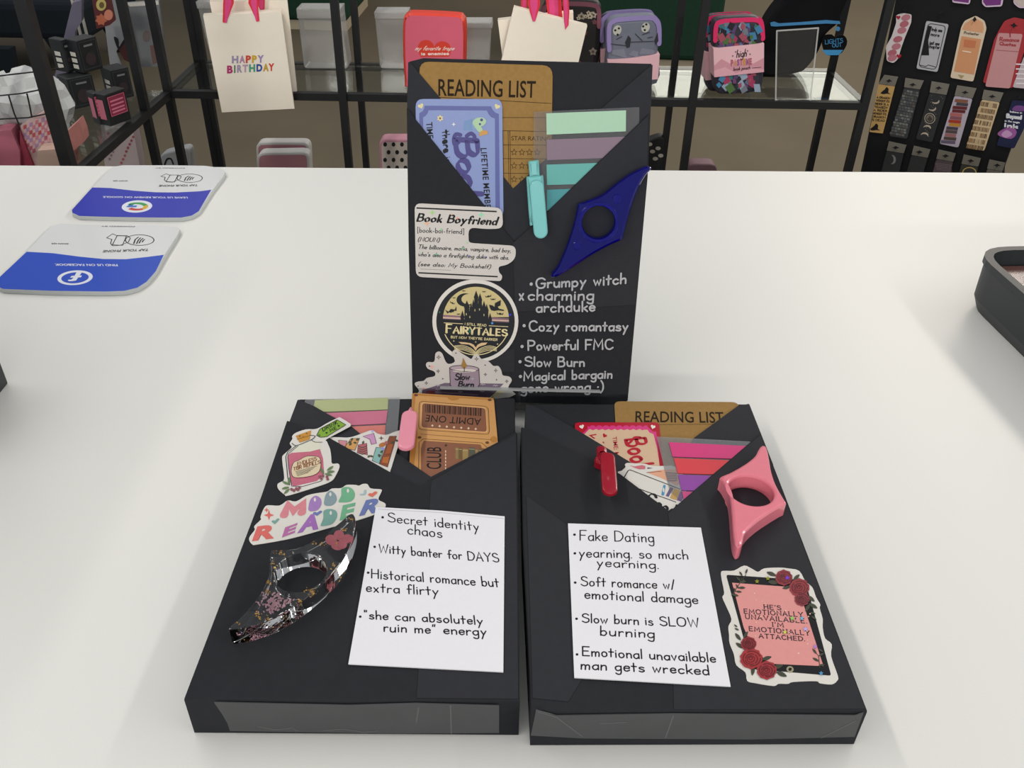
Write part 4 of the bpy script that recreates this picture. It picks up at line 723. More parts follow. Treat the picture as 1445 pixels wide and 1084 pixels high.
bm = bmesh.new(); add_box(bm, (sx*.082, .014, .0045), (sx*.17, .15, .038), fr.mat(), .003); tag(mesh_obj('boxed_item', bm, M('101114', .2, .5)), 'glossy black box beside the packet in the right tray', 'box')
A = onz(12, 541, TZ); bm = bmesh.new(); e = (onz(-14, 573, TZ)-A); e.z = 0; e.normalize(); f_ = Vector((-e.y, e.x, 0)); f_ = f_ if f_.x < 0 else -f_
q = [A, A+e*.09, A+e*.09+f_*.3, A+f_*.3]; add_hexa(bm, q, [p+Vector((0, 0, .2)) for p in q], .001)
tag(mesh_obj('tray', bm, DARK), 'black box corner poking in at the left end of the counter', 'tray', 'dark trays on the counter')
# ---------------------------------------------------------------- racks behind the counter
IRON = M('17181a', .5, .4, .08, 40); GLS = clear('shelf_glass', (.93, .96, .95), .05); ZS = CAM.z-.568; ZG = ZS+.012
RA, RB = onz(240, 133, ZS), onz(1207, 148, ZS); re = (RB-RA).normalized(); rf = Vector((-re.y, re.x, 0))
ZTOP = CAM.z+.55; ZU = CAM.z-.27; ZL = CAM.z-.90
def post(p, par, r=.0078):
    bm = bmesh.new(); add_tube(bm, [(p.x, p.y, 0), (p.x, p.y, ZTOP)], r, square=True); mesh_obj('post', bm, IRON, par)
def rail(a, b, par, r=.0075):
    bm = bmesh.new(); add_tube(bm, [a, b], r, square=True); mesh_obj('rail', bm, IRON, par)
def sheet(q, z, par, nm='glass_shelf', mt=None, th=.006):
    bm = bmesh.new(); add_hexa(bm, [Vector((p.x, p.y, z)) for p in q], [Vector((p.x, p.y, z+th)) for p in q]); mesh_obj(nm, bm, mt or GLS, par)
rack = thing('display_rack', ((RA+RB)/2).to_tuple()[:2]+(0,), 'black metal rack with glass shelves behind the counter, full width', 'display rack')
C_ = onz(238, 132, ZS); K_ = onz(1219, 149, ZS); BK = [onz(280, 91, ZS), onz(288, 91, ZS), onz(506, 93, ZS), onz(951, 99, ZS), onz(1172, 104, ZS)]
for p in (C_, onz(484, 138, ZS), onz(977, 145, ZS), K_): post(p, rack)
for p in BK: post(p, rack, .0072)
for z in (ZS, ZU, ZL):
    up = Vector((0, 0, z-ZS)); rail(C_+up, K_+up, rack); rail(BK[0]+up, BK[-1]+up, rack); rail(C_+up, BK[0]+up, rack); rail(K_+up, BK[-1]+up, rack)
    ex = re*(-.32 if z == ZL else 0)
    if z != ZU: sheet([C_+ex+rf*.01, K_, BK[-1], BK[0]+ex], z+.006, rack)
left = thing('display_rack', (onz(206, 160, ZS).x-.3, 1.5, 0), 'black metal side rack at the far left, running towards the camera', 'display rack')
pa = ony(96, 230, 1.22); pB = onz(206, 160, ZS); sd = (pB-C_).normalized()
for p, r in ((Vector((pa.x, pa.y, 0)), .0085), (pB, .0075)): post(p, left, r)
pl = C_+sd*.64; far = Vector((-.85, 0, 0))
for z in (ZS, ZU): up = Vector((0, 0, z-ZS)); rail(C_+sd*.012+up, pl+up, left); rail(pl+up, pl+far+up, left); rail(C_+sd*.012+up, C_+far+sd*.012+up, left) if z == ZU else None
post(pl+far, left); post(C_+far, left); sheet([pl, C_+sd*.02, C_+far+sd*.02, pl+far], ZS+.006, left); sheet([pl, C_+sd*.02, C_+far+sd*.02, pl+far], ZL+.006, left)
# ---------------------------------------------------------------- seats far across the shop floor
NAVY = M('1a2026', .85, .2, .1, 30); GREEN = M('1f3a2c', .9, .2, .18, 60)
t = thing('lounge_bench', (-2.55, 4.5, 0), 'dark navy low bench far across the floor on the left', 'bench')
bm = bmesh.new(); add_box(bm, (-3.4, 4.2, .20), (-1.98, 4.85, .36), None, .03); mesh_obj('seat', bm, NAVY, t)
lg = onz(20, 137, 0)
for x, y in ((lg.x, lg.y+.03), (-2.1, 4.25), (-3.3, 4.25), (-2.1, 4.8), (-3.3, 4.8)):
    bm = bmesh.new(); add_hexa(bm, [(x-.02, y-.02, 0), (x+.02, y-.02, 0), (x+.02, y+.02, 0), (x-.02, y+.02, 0)], [(x-.1, y-.03, .21), (x+.04, y-.03, .21), (x+.04, y+.03, .21), (x-.1, y+.03, .21)]); mesh_obj('leg', bm, NAVY, t)
def seat(a, b, dep, h, label):
    A, B = onz(*a, 0), onz(*b, 0); t = thing('upholstered_seat', (A+B)/2, label, 'seat', 'dark green seats across the floor'); d = (B-A).normalized(); n = Vector((-d.y, d.x, 0))*dep
    q = [A, B, B+n, A+n]; bm = bmesh.new(); add_hexa(bm, [p+Vector((0, 0, .05)) for p in q], [p+Vector((0, 0, h)) for p in q], .03, 3); mesh_obj('cushion', bm, GREEN, t)
    bm = bmesh.new(); c = sum(q, Vector())/4; q = [c+(p-c)*.94 for p in q]; add_hexa(bm, q, [p+Vector((0, 0, .055)) for p in q]); mesh_obj('plinth', bm, M('b3a78f', .6), t)
seat((800, 96), (1010, 103), .8, .85, 'dark green upholstered seat beyond the purple pouches'); seat((398, 42), (492, 45), .7, .8, 'dark green upholstered seat beyond the clear boxes, farther back')
# ---------------------------------------------------------------- gift bags hanging on the rack
BAG = M('ece3d4', .6, .3, .03, 60); BAGS = M('e2d8c8', .6, .3, .03, 60); RIB = M('dd3140', .35, .5, .1, 90); RIB2 = M('e04a86', .35, .5, .1, 90)
B1, B2, B3, B4, B5 = (0, 0, 4.5167), (250, 0, 4.3788), (520, 0, 4.25), (820, 0, 3.6125), (1180, 0, 4.4226)
yw = .22; fb = Fr(ony(347, 157, 1.79), (math.cos(yw), math.sin(yw), 0), (0, 0, 1))
def bag(fr, w, crop, quad, th, ribs, label, fn=None):
    t = thing('gift_bag', fr.P(*fr.hit(crop[0]+quad[-1][0]/crop[2], crop[1]+quad[-1][1]/crop[2], w), w), label, 'gift bag', 'white gift bags hanging from the rack')
    a = Art(fr, w, crop, .0004); a.slab(quad, th, BAG, side=BAGS, bev=.0008)
    if fn: fn(a)
    a.build('paper_bag', t)
    for r in ribs: a = Art(fr, w+.0012, crop); a.slab(r, .0006, RIB); a.fill([(p[0]*.6+sum(q[0] for q in r)/len(r)*.4, p[1]) for p in r], RIB2, 1); a.build('ribbon_handle', t)
def happy(a):
    cs = {'H1': '9c8fae', 'A1': 'b58fb0', 'P1': 'c9452f', 'P2': 'c9a02f', 'Y1': 'a78cc0'}
    for ch, c_, x0, x1, yb, yt in (('H', '9c8fae', 338, 378, 389, 345), ('A', 'b08aa8', 384, 420, 388, 344), ('P', 'c9452f', 424, 456, 387, 343), ('P', 'c9a42f', 462, 492, 386, 342), ('Y', '9a86b8', 496, 536, 385, 341),
                                  ('B', 'b0356e', 308, 344, 451, 405), ('I', '2f6a4a', 352, 360, 448, 403), ('R', 'a090b0', 370, 402, 446, 401), ('T', 'b89ab0', 404, 438, 444, 399), ('H', '4a9a80', 444, 482, 442, 397), ('D', '2f4a9a', 490, 526, 440, 396), ('A', 'c09a30', 530, 566, 438, 394), ('Y', 'c9402f', 564, 600, 436, 392)):
        a.text(ch, (x0, yb), (x1, yb-1), (x0, yt), M(c_, .5), 1, bold=.05)
ry = lambda pts, up=-160: pts
bag(fb, 0, B2, [(160, 98), (640, 70), (727, 673), (275, 696)], .022, [[(300, -260), (352, -260), (350, 20), (303, 142), (281, 138), (284, 20)], [(440, -260), (495, -260), (500, 40), (508, 130), (494, 134), (440, 20)]], 'white gift bag with happy birthday in rainbow letters hanging on the rack', happy)
bag(fb, -.030, B2, [(200, 10), (680, 4), (747, 606), (330, 640)], .022, [[(500, -260), (550, -260), (540, 55), (520, 70), (495, 30)]], 'white gift bag hanging directly behind the happy birthday bag')
fb2 = Fr(ony(745, 80, 1.79), (1, .0, 0), (0, 0, 1))
bag(fb2, 0, B3, [(872, 44), (1312, 156), (1215, 560), (760, 520)], .02, [[(960, -200), (1022, -200), (1030, 30), (1000, 128), (985, 128), (955, 30)], [(1150, -200), (1185, -200), (1205, 70), (1200, 150), (1180, 178), (1172, 120)]], 'tilted white gift bag in front of its pair above the standing book')
bag(fb2, -.028, B3, [(775, 122), (1228, 72), (1240, 540), (830, 560)], .02, [[(920, -200), (960, -200), (950, 50), (912, 95)], [(1040, -200), (1140, -200), (1165, 120), (1075, 90)]], 'white gift bag behind the tilted one above the standing book')
# ---------------------------------------------------------------- clear boxes and pouches on the glass shelf
K_ab = (400, 0, 8.0278); K_pp = (560, 10, 12.755); K_b2 = (690, 0, 8.5); K_lv = (840, 0, 9.031); K_hp = (980, 0, 6.0208)
FROST = clear('frosted_acrylic', (.9, .9, .88), .07, .26, .12)
def cbox(fr, crop, quad, dep, label, lid):
    t = thing('clear_box', fr.P(0, 0, -dep/2), label, 'clear box', 'clear acrylic boxes on the glass shelf'); a = Art(fr, 0, crop); a.slab(rnd(a.C(quad), .008), dep, FROST, raw=True, bev=.002); a.build('box_body', t)
    x0, y0 = quad[0]; x1 = quad[1][0]; a = Art(fr, .002, crop); a.slab([(x0-4, y0), (x1+4, y0), (x1+8, y0+lid), (x0+6, y0+lid)], dep+.004, FROST); a.build('lid', t)
f1 = upright((430, 97), (490, 98), ZG, 0); cbox(f1, K_ab, [(150, 98), (640, 105), (735, 780), (235, 776)], .05, 'clear acrylic box on the glass shelf, right of the happy birthday bag', 110)
f1 = upright((540, 97), (600, 98), ZG, 0); cbox(f1, K_ab, [(1030, 142), (1400, 148), (1460, 782), (1095, 776)], .05, 'clear acrylic box on the glass shelf, left of the pink pouch', 70)
f1 = upright((640, 99), (680, 100), ZG, 0); cbox(f1, B3, [(520, 138), (735, 140), (722, 425), (515, 420)], .05, 'clear acrylic box on the glass shelf, right of the pink pouch', 30)
f1 = upright((305, 97), (350, 98), ZG, 0); cbox(f1, B2, [(118, 12), (420, 12), (480, 424), (225, 424)], .05, 'clear acrylic box mostly hidden behind the happy birthday bag', 40)
def pouch(fr, w, crop, outline, dep, body, label, band=None, bcol=None, fn=None, sleeve=None, extra=None):
    t = thing('zip_pouch', fr.P(0, 0, w-dep/2), label, 'pouch', 'zip pouches on the glass shelf'); a = Art(fr, w, crop, .0004); o_ = spline(a.C(outline), 3); a.slab(o_, dep, body, raw=True, bev=min(.012, dep*.4), bevb=min(.01, dep*.4))
    if fn: a.w += .0006; fn(a)
    a.build('pouch_body', t)
    if band: a = Art(fr, w+.001, crop); a.line(spline(a.C(band), 4, False), .009, bcol, 1, raw=True); a.w -= dep*.6; a.line(spline(a.C([(p[0]-6, p[1]-10) for p in band]), 4, False), .012, bcol, 1, raw=True); a.build('zipper', t)
    if sleeve: a = Art(fr, w+.0042, crop, .0003); a.slab(sleeve[0], dep+.004, sleeve[1], side=sleeve[1]); (sleeve[2](a) if len(sleeve) > 2 else None); a.build('paper_sleeve', t)
    return t
PKB = M('c95a70', .5, .4, .05, 30); RDB = M('c83a2a', .45); SLV = M('dfb2ba', .5, .4, .05, 20)
def enem(a):
    a.fill(ell(525, 725, 145, 135, 20), RDB, 1); a.fill(ell(820, 745, 150, 130, 20), RDB, 1); a.fill([(390, 740), (970, 760), (965, 830), (940, 890), (430, 895), (405, 850)], RDB, 1)
    W_ = M('e8c8c0', .5); a.hand('my favorite trope', (325, 775), (1020, 775), (345, 700), .0012, W_, 2, shear=.3); a.hand('is enemies', (440, 860), (935, 855), (440, 810), .002, W_, 2)
fp = upright((575, 127), (655, 129), ZG, -.03)
pouch(fp, 0, K_pp, [(108, 235), (180, 155), (290, 128), (1060, 165), (1180, 215), (1228, 320), (1235, 700), (1215, 1330), (1170, 1480), (230, 1480), (130, 1350), (95, 700)], .05, RDB, 'pink and red zip pouch with a heart, left of the standing book top', fn=lambda a: (a.fill(spline([(160, 260), (220, 175), (320, 155), (1040, 180), (1150, 230), (1185, 330), (1195, 700), (1175, 1300), (1130, 1440), (260, 1440), (180, 1330), (150, 700)], 3), PKB, 0), enem(a)))
def floral(cols, n, box, r, seed, kinds=0):
    def fn(a):
        rr = random.Random(seed)
        for k in range(n):
            x, y = rr.uniform(box[0], box[2]), rr.uniform(box[1], box[3]); c_ = M(rr.choice(cols), .5); s_ = rr.uniform(.6, 1.2)*r
            if kinds: th = rr.uniform(0, 3); a.fill([(x+s_*math.cos(th+q)*(1, .7)[i % 2], y+s_*math.sin(th+q)*1.1) for i, q in enumerate((0, 1.57, 3.14, 4.71))], c_, 1+k % 5)
            else: a.fill(star(x, y, s_, 5, .62), c_, 1+k % 4); a.fill(ell(x, y, s_*.3, n=8), M('4a3a34', .5), 5)
    return fn
MAU = M('7d4a58', .5); fd = upright((770, 112), (845, 113), ZG, -.05)
pouch(fd, 0, K_b2, [(650, 80), (720, 30), (960, 12), (1250, 25), (1330, 70), (1350, 160), (1345, 500), (1300, 820), (1260, 940), (700, 940), (640, 700)], .045, M('1d191c', .5), 'dark floral zip pouch with mauve zip, behind the tilted gift bag', [(660, 300), (665, 110), (740, 60), (960, 45), (1240, 60), (1315, 120), (1320, 320)], MAU,
      lambda a: (floral(['a89f8c', '8f8676', 'b5ab95'], 7, (1060, 140, 1270, 240), 45, 3)(a), floral(['5a2f38', '3f4a48', '6a3a44', '7a7468'], 40, (700, 250, 1290, 900), 45, 4)(a)))
LAV = M('8f80b4', .5, .4, .05); GRY = M('6d7180', .6, .3, .12, 40); fl_ = upright((852, 124), (930, 122), ZG, .04)
def faces(a):
    for x, y in ((280, 385), (640, 350)): a.fill(ell(x, y, 52, 66, rot=.4), M('b5b5ac', .5), 1)
    for x, y in ((255, 385), (285, 440), (300, 360), (610, 335), (630, 382), (650, 310)): a.fill(ell(x, y, 15, n=8), M('15161a', .5), 2)
    for q in ([(380, 540), (420, 450), (455, 490), (440, 600), (400, 610)], [(750, 520), (795, 410), (805, 520), (770, 570)]): a.fill(q, M('2a2b32', .5), 2)
    for q in ([(270, 500), (340, 465)], [(510, 430), (600, 520)], [(600, 440), (690, 410)], [(200, 560), (390, 580)], [(450, 535), (740, 525)], [(670, 480), (730, 470)]): a.line(q, .0015, M('33343c', .5), 2)
    for q in ([(210, 690), (220, 640), (370, 620), (400, 740)], [(560, 690), (590, 610), (760, 640), (740, 690)], [(420, 700), (480, 640), (550, 660), (540, 730)]): a.fill(q, M('7b7d8c', .5), 1)
LVO = [(165, 560), (160, 330), (215, 255), (330, 225), (700, 205), (790, 245), (832, 340), (838, 520), (800, 690), (790, 1080), (180, 1110)]
pouch(fl_, -.052, K_lv, [(x-75, y-45) for x, y in LVO], .045, GRY, 'lavender zip pouch behind its twin, above the right corner of the standing book', [(85, 520), (82, 300), (140, 215), (260, 178), (630, 162), (720, 200), (760, 300)], LAV, None, ([(65, 630), (740, 560), (740, 1000), (70, 1080)], SLV))
pouch(fl_, 0, K_lv, LVO, .045, GRY, 'front lavender zip pouch with grey ghostly print, above the standing book', [(180, 640), (178, 350), (235, 275), (340, 248), (690, 228), (775, 265), (812, 350), (815, 560)], LAV, faces, ([(158, 765), (450, 745), (822, 690), (800, 1010), (165, 1060)], SLV))
HOT = M('d42a63', .45); NVY = M('33303c', .5); fh = upright((1008, 136), (1078, 134), ZG, .06)
HPO = [(165, 340), (170, 210), (215, 165), (380, 152), (530, 150), (580, 190), (596, 320), (598, 620), (575, 760), (500, 795), (260, 812), (190, 780), (168, 660)]
def slv(a):
    for q, c_ in (([(165, 560), (230, 500), (300, 540), (400, 500), (500, 540), (590, 490), (590, 612), (170, 655)], 'c98f9c'), ([(165, 600), (260, 570), (350, 620), (460, 580), (590, 590), (590, 612), (170, 655)], 'd6a0ac')): a.fill(q, M(c_, .5), 1)
    a.hand('high', (355, 488), (440, 478), (355, 425), .0016, INK, 2, shear=.2)
    for k, ch in enumerate('PASTIME'): a.text(ch, (308+k*26, 560-k*2.2), (330+k*26, 558-k*2.2), (308+k*26, 508-k*2.2), M(('b05a6a', 'c08a4a', '9a5a8a')[k % 3], .5), 2, bold=.06)
    a.hand('book pouch', (330, 600), (470, 586), (330, 572), .0011, INK, 2, shear=.2); a.line([(490, 578), (565, 570)], .001, INK, 2); [a.fill(star(x, y, 10, 5), M('6a5a60', .5), 2) for x, y in ((325, 475), (350, 440), (450, 432), (472, 460))]
BKS = ['5f6f8c', '8fa0b4', '4a6a3a', '3f7aa0', 'a0355a', '6a3f6a', '2a2733', '6f7480', '3a6a72', '9a4a5a', '1f1d26', '54426a']
pouch(fh, -.045, K_hp, [(x-70, y-22) for x, y in HPO], .04, NVY, 'hot pink zip pouch behind its twin, on the right of the glass shelf', [(100, 300), (105, 195), (150, 152), (310, 136), (460, 134)], HOT, floral(BKS, 60, (110, 180, 480, 760), 40, 8, 1), ([(88, 448), (500, 420), (500, 640), (95, 684)], SLV))
pouch(fh, 0, K_hp, HPO, .04, NVY, 'front hot pink zip pouch with book print and pink paper sleeve', [(178, 345), (185, 225), (225, 185), (380, 172), (520, 170), (568, 205), (582, 330)], HOT, floral(BKS, 130, (205, 215, 560, 765), 38, 9, 1), ([(160, 412), (592, 368), (590, 612), (170, 657)], SLV, slv))
# acrylic sign holder and black tote
fa = upright((1098, 139), (1142, 140), ZG, -.02); t = thing('sign_holder', fa.P(0, 0, -.03), 'empty clear acrylic sign holder beside the front hot pink pouch', 'sign holder')
a = Art(fa, 0, K_hp); a.slab([(700, 262), (1052, 238), (985, 850), (690, 850)], .003, CLR); a.build('front_panel', t)
a = Art(fa, .0015, K_hp)
for q in ([(700, 262), (1052, 238)], [(700, 262), (690, 850)], [(1052, 238), (985, 850)]): a.line(q, .003, CLRE, 1)
a.build('panel_edge', t); bm = bmesh.new(); add_box(bm, (-.05, 0, -.09), (.05, .003, 0), None); bm.free()
a = Art(Fr(fa.P(0, .002, 0), fa.ux, -fa.n), 0); a.slab([(-.05, 0), (.045, 0), (.03, .075), (-.07, .075)], .002, CLR, raw=True); a.build('base_plate', t)
ft = upright((1075, 104), (1165, 106), ZG, -.02); TOTE = M('0d0e11', .9, .2, .1, 60); t = thing('tote_bag', ft.P(0, 0, -.03), 'black tote with blue trim standing at the right end of the glass shelf', 'tote bag')
a = Art(ft, 0, K_hp); a.slab(spline([(560, 640), (590, 300), (650, 150), (760, 0), (800, -120), (1310, -120), (1300, 20), (1255, 120), (1240, 190), (1120, 300), (1060, 440), (960, 580), (860, 630)], 3), .06, TOTE, bev=.008); a.build('tote_body', t)
a = Art(ft, .003, K_hp); a.slab([(645, 195), (680, 185), (720, 200), (900, 190), (1120, 172), (1235, 182), (1240, 205), (1120, 200), (900, 212), (690, 225), (650, 222)], .003, M('3f7fb0', .5)); a.fill(ell(1218, 245, 20), M('3f7fb0', .5), 1); a.build('piping', t)
a = Art(ft, .012, K_hp); HT = [(1085, 340), (1110, 300), (1170, 295), (1200, 320), (1230, 300), (1275, 305), (1298, 350), (1280, 410), (1225, 468), (1125, 470), (1090, 400)]
a.slab(spline(HT, 2), .003, TOTE); a.fill([(1082, 424), (1265, 424), (1225, 468), (1125, 470)], M('3f8fc4', .5), 1); a.hand('LIGHTS', (1110, 375), (1262, 360), (1108, 340), .0012, M('4a9ad0', .5), 1); a.hand('OUT', (1172, 402), (1250, 395), (1170, 372), .0012, M('4a9ad0', .5), 1); a.build('heart_tag', t)
# things on the lower shelf
ZB = ZL+.012
def low(px, label, outline, crop, dep, fn, body, border=None):
    fr = upright(px[0], px[1], ZB, 0); t = thing('zip_pouch', fr.P(0, 0, -dep/2), label, 'pouch', 'pouches on the lower shelf'); a = Art(fr, 0, crop, .0004); o_ = rnd(a.C(outline), .018); 
    lo = min(p[0] for p in o_), max(p[0] for p in o_); o_ = ccw([(p[0], max(p[1], .001)) for p in o_]); a.slab(o_, dep, border or body, raw=True, bev=.004); a.w += .0006; a.fill(offset(o_, .006), body, 1, raw=True)
    if fn: a.k_ = 2; fn(a)
    a.build('pouch_body', t); bm = bmesh.new(); add_box(bm, (lo[0]+.02, 0, -dep+.002), (lo[1]-.02, .03, -.002), fr.mat()); mesh_obj('pouch_foot', bm, border or body, t)
PKM = M('b8808a', .55); WHB = M('c9c6c4', .5)
low(((395, 285), (420, 285)), 'rose pouch with white edge on the lower shelf, rear of the pair', [(485, 880), (815, 880), (830, 1240), (500, 1240)], B2, .03, None, PKM, WHB)
fr = upright((395, 292), (420, 292), ZB, 0)
low(((395, 296), (420, 296)), 'rose pouch with white edge on the lower shelf, front of the pair', [(490, 945), (815, 940), (830, 1270), (500, 1270)], B2, .03, None, PKM, WHB)
low(((555, 288), (590, 288)), 'pink edged pouch with black dots on the lower shelf', [(1245, 862), (1560, 862), (1560, 1250), (1260, 1250)], B2, .04, lambda a: [a.fill(ell(1285+k % 5*52+(k//5 % 2)*22, 892+k//5*48, 12, 14, n=10), M('1d1b1d', .5), 2) for k in range(20)], M('d0c4bb', .5), M('c98fa0', .5))
low(((985, 288), (1008, 288)), 'mauve pouch top showing on the lower shelf behind the right post', [(545, 836), (695, 838), (690, 1040), (540, 1040)], B4, .04, None, M('7a5a62', .6))
low(((912, 285), (935, 285)), 'black and white patterned pouch on the lower shelf beside the standing book', [(330, 720), (430, 690), (400, 1040), (330, 1040)], B4, .03, lambda a: [a.fill(ell(350+k*14, 735+(k*37 % 90), 14, 10, n=8), M('b5b0a4', .5), 2) for k in range(5)], M('1c1b1d', .6))
low(((245, 284), (270, 284)), 'pale grey pouch with dark loop on the lower left shelf', [(1010, 985), (1210, 935), (1235, 1260), (1060, 1270)], B1, .03, lambda a: a.line(spline([a.c(q) for q in ((1050, 1050), (1065, 1015), (1090, 1012), (1105, 1045))], 3, False), .004, INK, 2, raw=True), M('8f9294', .4))
# ---------------------------------------------------------------- boxes and packs on the side rack
CARD = M('191b1d', .45, .5, .12, 60, coat=.1); LIGHT = M('b9b7ae', .5)
def gbox(a, b, c, z, h, label, kind):
    """front lower corner a, end of the wide face b, end of the narrow face c (photo points on level z)"""
    A, Bv, Cv = onz(*a, z), onz(*b, z), onz(*c, z); d1 = Bv-A; l1 = d1.length; d1.normalize(); d2 = Vector((-d1.y, d1.x, 0)); l2 = abs((Cv-A).dot(d2)); d2 = d2 if (Cv-A).dot(d2) > 0 else -d2
    f1 = Fr(A, d1, (0, 0, 1)); t = thing('boxed_game', A+d1*l1/2+d2*l2/2, label, 'box', 'small boxes on the side rack')
    q = [A, A+d1*l1, A+d1*l1+d2*l2, A+d2*l2]; bm = bmesh.new(); add_hexa(bm, q, [p+Vector((0, 0, h)) for p in q], .0015); mesh_obj('box_body', bm, CARD, t)
    a_ = Art(f1, .0008); f2 = Fr(A+d2*l2, -d2, (0, 0, 1)); s_ = Art(f2, .0008); g = lambda x, y, X, Y, W: [(x*W, y*h), (X*W, y*h), (X*W, Y*h), (x*W, Y*h)]
    if kind:
        a_.line(g(.12, .3, .88, .88, l1), .0015, M('c9607a', .5), 1, closed=True, raw=True); a_.fill(g(.14, .31, .86, .86, l1), M('8a3048', .5), 1, raw=True)
        for y in (.4, .5, .62, .74): a_.line([(l1*.22, h*y), (l1*.78, h*y)], .003, M('d97a90', .5), 2, raw=True)
        s_.fill(g(.2, .2, .8, .82, l2), M('b86a7c', .5), 1, raw=True)
    else:
        a_.line(g(.1, .1, .9, .92, l1), .0012, M('3a3d40', .4), 1, closed=True, raw=True); a_.fill(ell(l1*.5, h*.38, l1*.26, n=16), M('33292b', .5), 1, raw=True); a_.fill(g(.3, .76, .72, .82, l1), M('6f7274', .5), 1, raw=True)
        for y in (.12, .31, .5): s_.fill(g(.28, y, .75, y+.13, l2), LIGHT, 1, raw=True)
    a_.build('front_print', t); s_.build('spine_print', t); return A, d1
ZB1 = ZG+.0005
gbox((105, 155), (140, 147), (91, 148), ZB1, .058, 'black box with white spine squares, lower left of the stack on the side rack', 0)
gbox((165, 142), (190, 136), (150, 136), ZB1, .058, 'black box at the back right of the stack on the side rack', 0)
gbox((142, 177), (150, 175), (134, 172), ZB1, .058, 'black box with pink spine, left of the pair at the front', 1); gbox((157, 179), (186, 168), (147, 174), ZB1, .058, 'black box with pink square on its face, front right on the side rack', 1)
gbox((97, 103), (107, 100), (85, 98), ZB1+.0595, .06, 'black box with white spine squares, upper left of the stack', 0); gbox((118, 104), (146, 96), (107, 99), ZB1+.0595, .06, 'black box with white spine squares, upper right of the stack', 0)
def flat(fr, crop, pts, th, mt, name, label, cat, fn=None, group=None, bev=0):
    a = Art(fr, 0, crop, .0004); a.slab(pts, th, mt, bev=bev)
    if fn: fn(a)
    return tag(a.build(name), label, cat, group)
fq = upright((150, 120), (200, 119), ZG, .25)
flat(Fr(fq.P(0, 0, -.03), fq.ux, fq.uy), B1, [(460, 20), (520, 0), (520, 140), (480, 200), (440, 560), (330, 560)], .03, M('5d5a6c', .6), 'book', 'grey lavender book standing behind the stacked black boxes', 'book')
flat(Fr(fq.P(0, 0, -.06), fq.ux, fq.uy), B1, [(640, -60), (740, -60), (790, 250), (740, 330), (830, 560), (720, 560), (690, 330), (660, 100)], .006, M('85888c', .6), 'cut_card', 'grey cut-out card with black dragon curl on the side rack', 'card', lambda a: (a.fill(spline([(725, 235), (755, 250), (760, 300), (790, 260), (830, 300), (820, 380), (780, 350), (745, 300)], 3), M('1b1a1c', .5), 1), a.fill([(760, 320), (800, 270), (830, 300), (830, 400), (790, 380)], M('4a2828', .5), 2)))
flat(Fr(fq.P(0, 0, .02), fq.ux, fq.uy), B1, [(575, -80), (690, -80), (735, 130), (700, 160), (615, 185)], .012, M('4a1c1e', .5), 'gift_pack', 'dark red pack with gold medallion hanging on the side rack', 'pack', lambda a: (a.fill(ell(645, 30, 32, 38), M('a89a5a', .5), 1), a.fill(ell(648, 32, 16, 20), M('5a4a2a', .5), 2), a.fill(star(645, 125, 40, 7, .7), M('a0583f', .5), 1), a.fill(ell(692, 95, 28, 34), M('b0705a', .5), 1)))
for k, lb in enumerate(('pale thin display rod on the side rack, left of the two', 'pale thin display rod on the side rack, right of the two')):
    p = onz(124+k*8.5, 90, ZG); bm = bmesh.new(); q0 = ony(118+k*10, -30, p.y); add_tube(bm, [(p.x, p.y, ZG), (p.x, p.y, q0.z+.0)], .0032); tag(mesh_obj('display_rod', bm, M('a8a69c', .4)), lb, 'rod', 'rods on the side rack')
flat(upright((190, 96), (232, 95), ZG, .1), B1, [(800, 20), (1010, 5), (1060, 420), (900, 430)], .01, M('74777a', .5, noise=.1), 'garment_sleeve', 'frosted grey sleeve with faint rose print standing on the side rack', 'sleeve', lambda a: (a.fill([(800, 20), (1010, 5), (1012, 30), (830, 42)], M('c9c7bf', .5), 1), a.fill(ell(935, 230, 26, 36), M('6d6360', .5), 1), a.fill([(955, 290), (985, 285), (1000, 400), (975, 410)], M('6d5550', .5), 1)))
flat(upright((160, 362), (200, 361), ZB, .1), B1, [(640, 790), (850, 840), (890, 1050), (925, 1634), (730, 1640)], .04, M('bfaeb0', .5), 'patterned_bag', 'pale pink dotted bag low on the side rack', 'bag', lambda a: [a.fill(star(690+(k*53 % 170), 850+(k*71 % 190), 11, 5, .6), M(('a04a55', '8a7a80', 'b05a60')[k % 3], .5), 1) for k in range(16)])
# tissue-filled wire basket with pink gift bags, far left
ZQ = ZG; ctr = onz(30, 205, ZQ)
def blob(c, r, mt, name, label, cat, seed, sq=(1, 1, 1), amp=.35, n=3):
    rr = random.Random(seed); bm = bmesh.new(); bmesh.ops.create_icosphere(bm, subdivisions=n, radius=1)
    for v in bm.verts:
        k = 1+rr.uniform(-amp, amp*.4); v.co = Vector((c[0]+v.co.x*r*sq[0]*k, c[1]+v.co.y*r*sq[1]*k, c[2]+v.co.z*r*sq[2]*k))
    return tag(mesh_obj(name, bm, mt), label, cat)
TIS = M('a9abab', .6, .4, .05); yb = 1.32
tb = ony(48, 148, yb); blob(tb, .058, TIS, 'tissue_paper', 'crumpled white tissue paper in the wire basket at far left', 'tissue paper', 2, (1.0, .8, .95), .2, 3)
tb = ony(-2, 150, yb); blob(tb, .055, TIS, 'tissue_paper', 'crumpled white tissue paper cut by the left frame edge', 'tissue paper', 4, (.8, .8, .95), .2, 3)
t = thing('wire_basket', (tb.x, yb-.05, ZG), 'black wire basket of tissue and pink bags at far left', 'basket'); yf = yb-.075
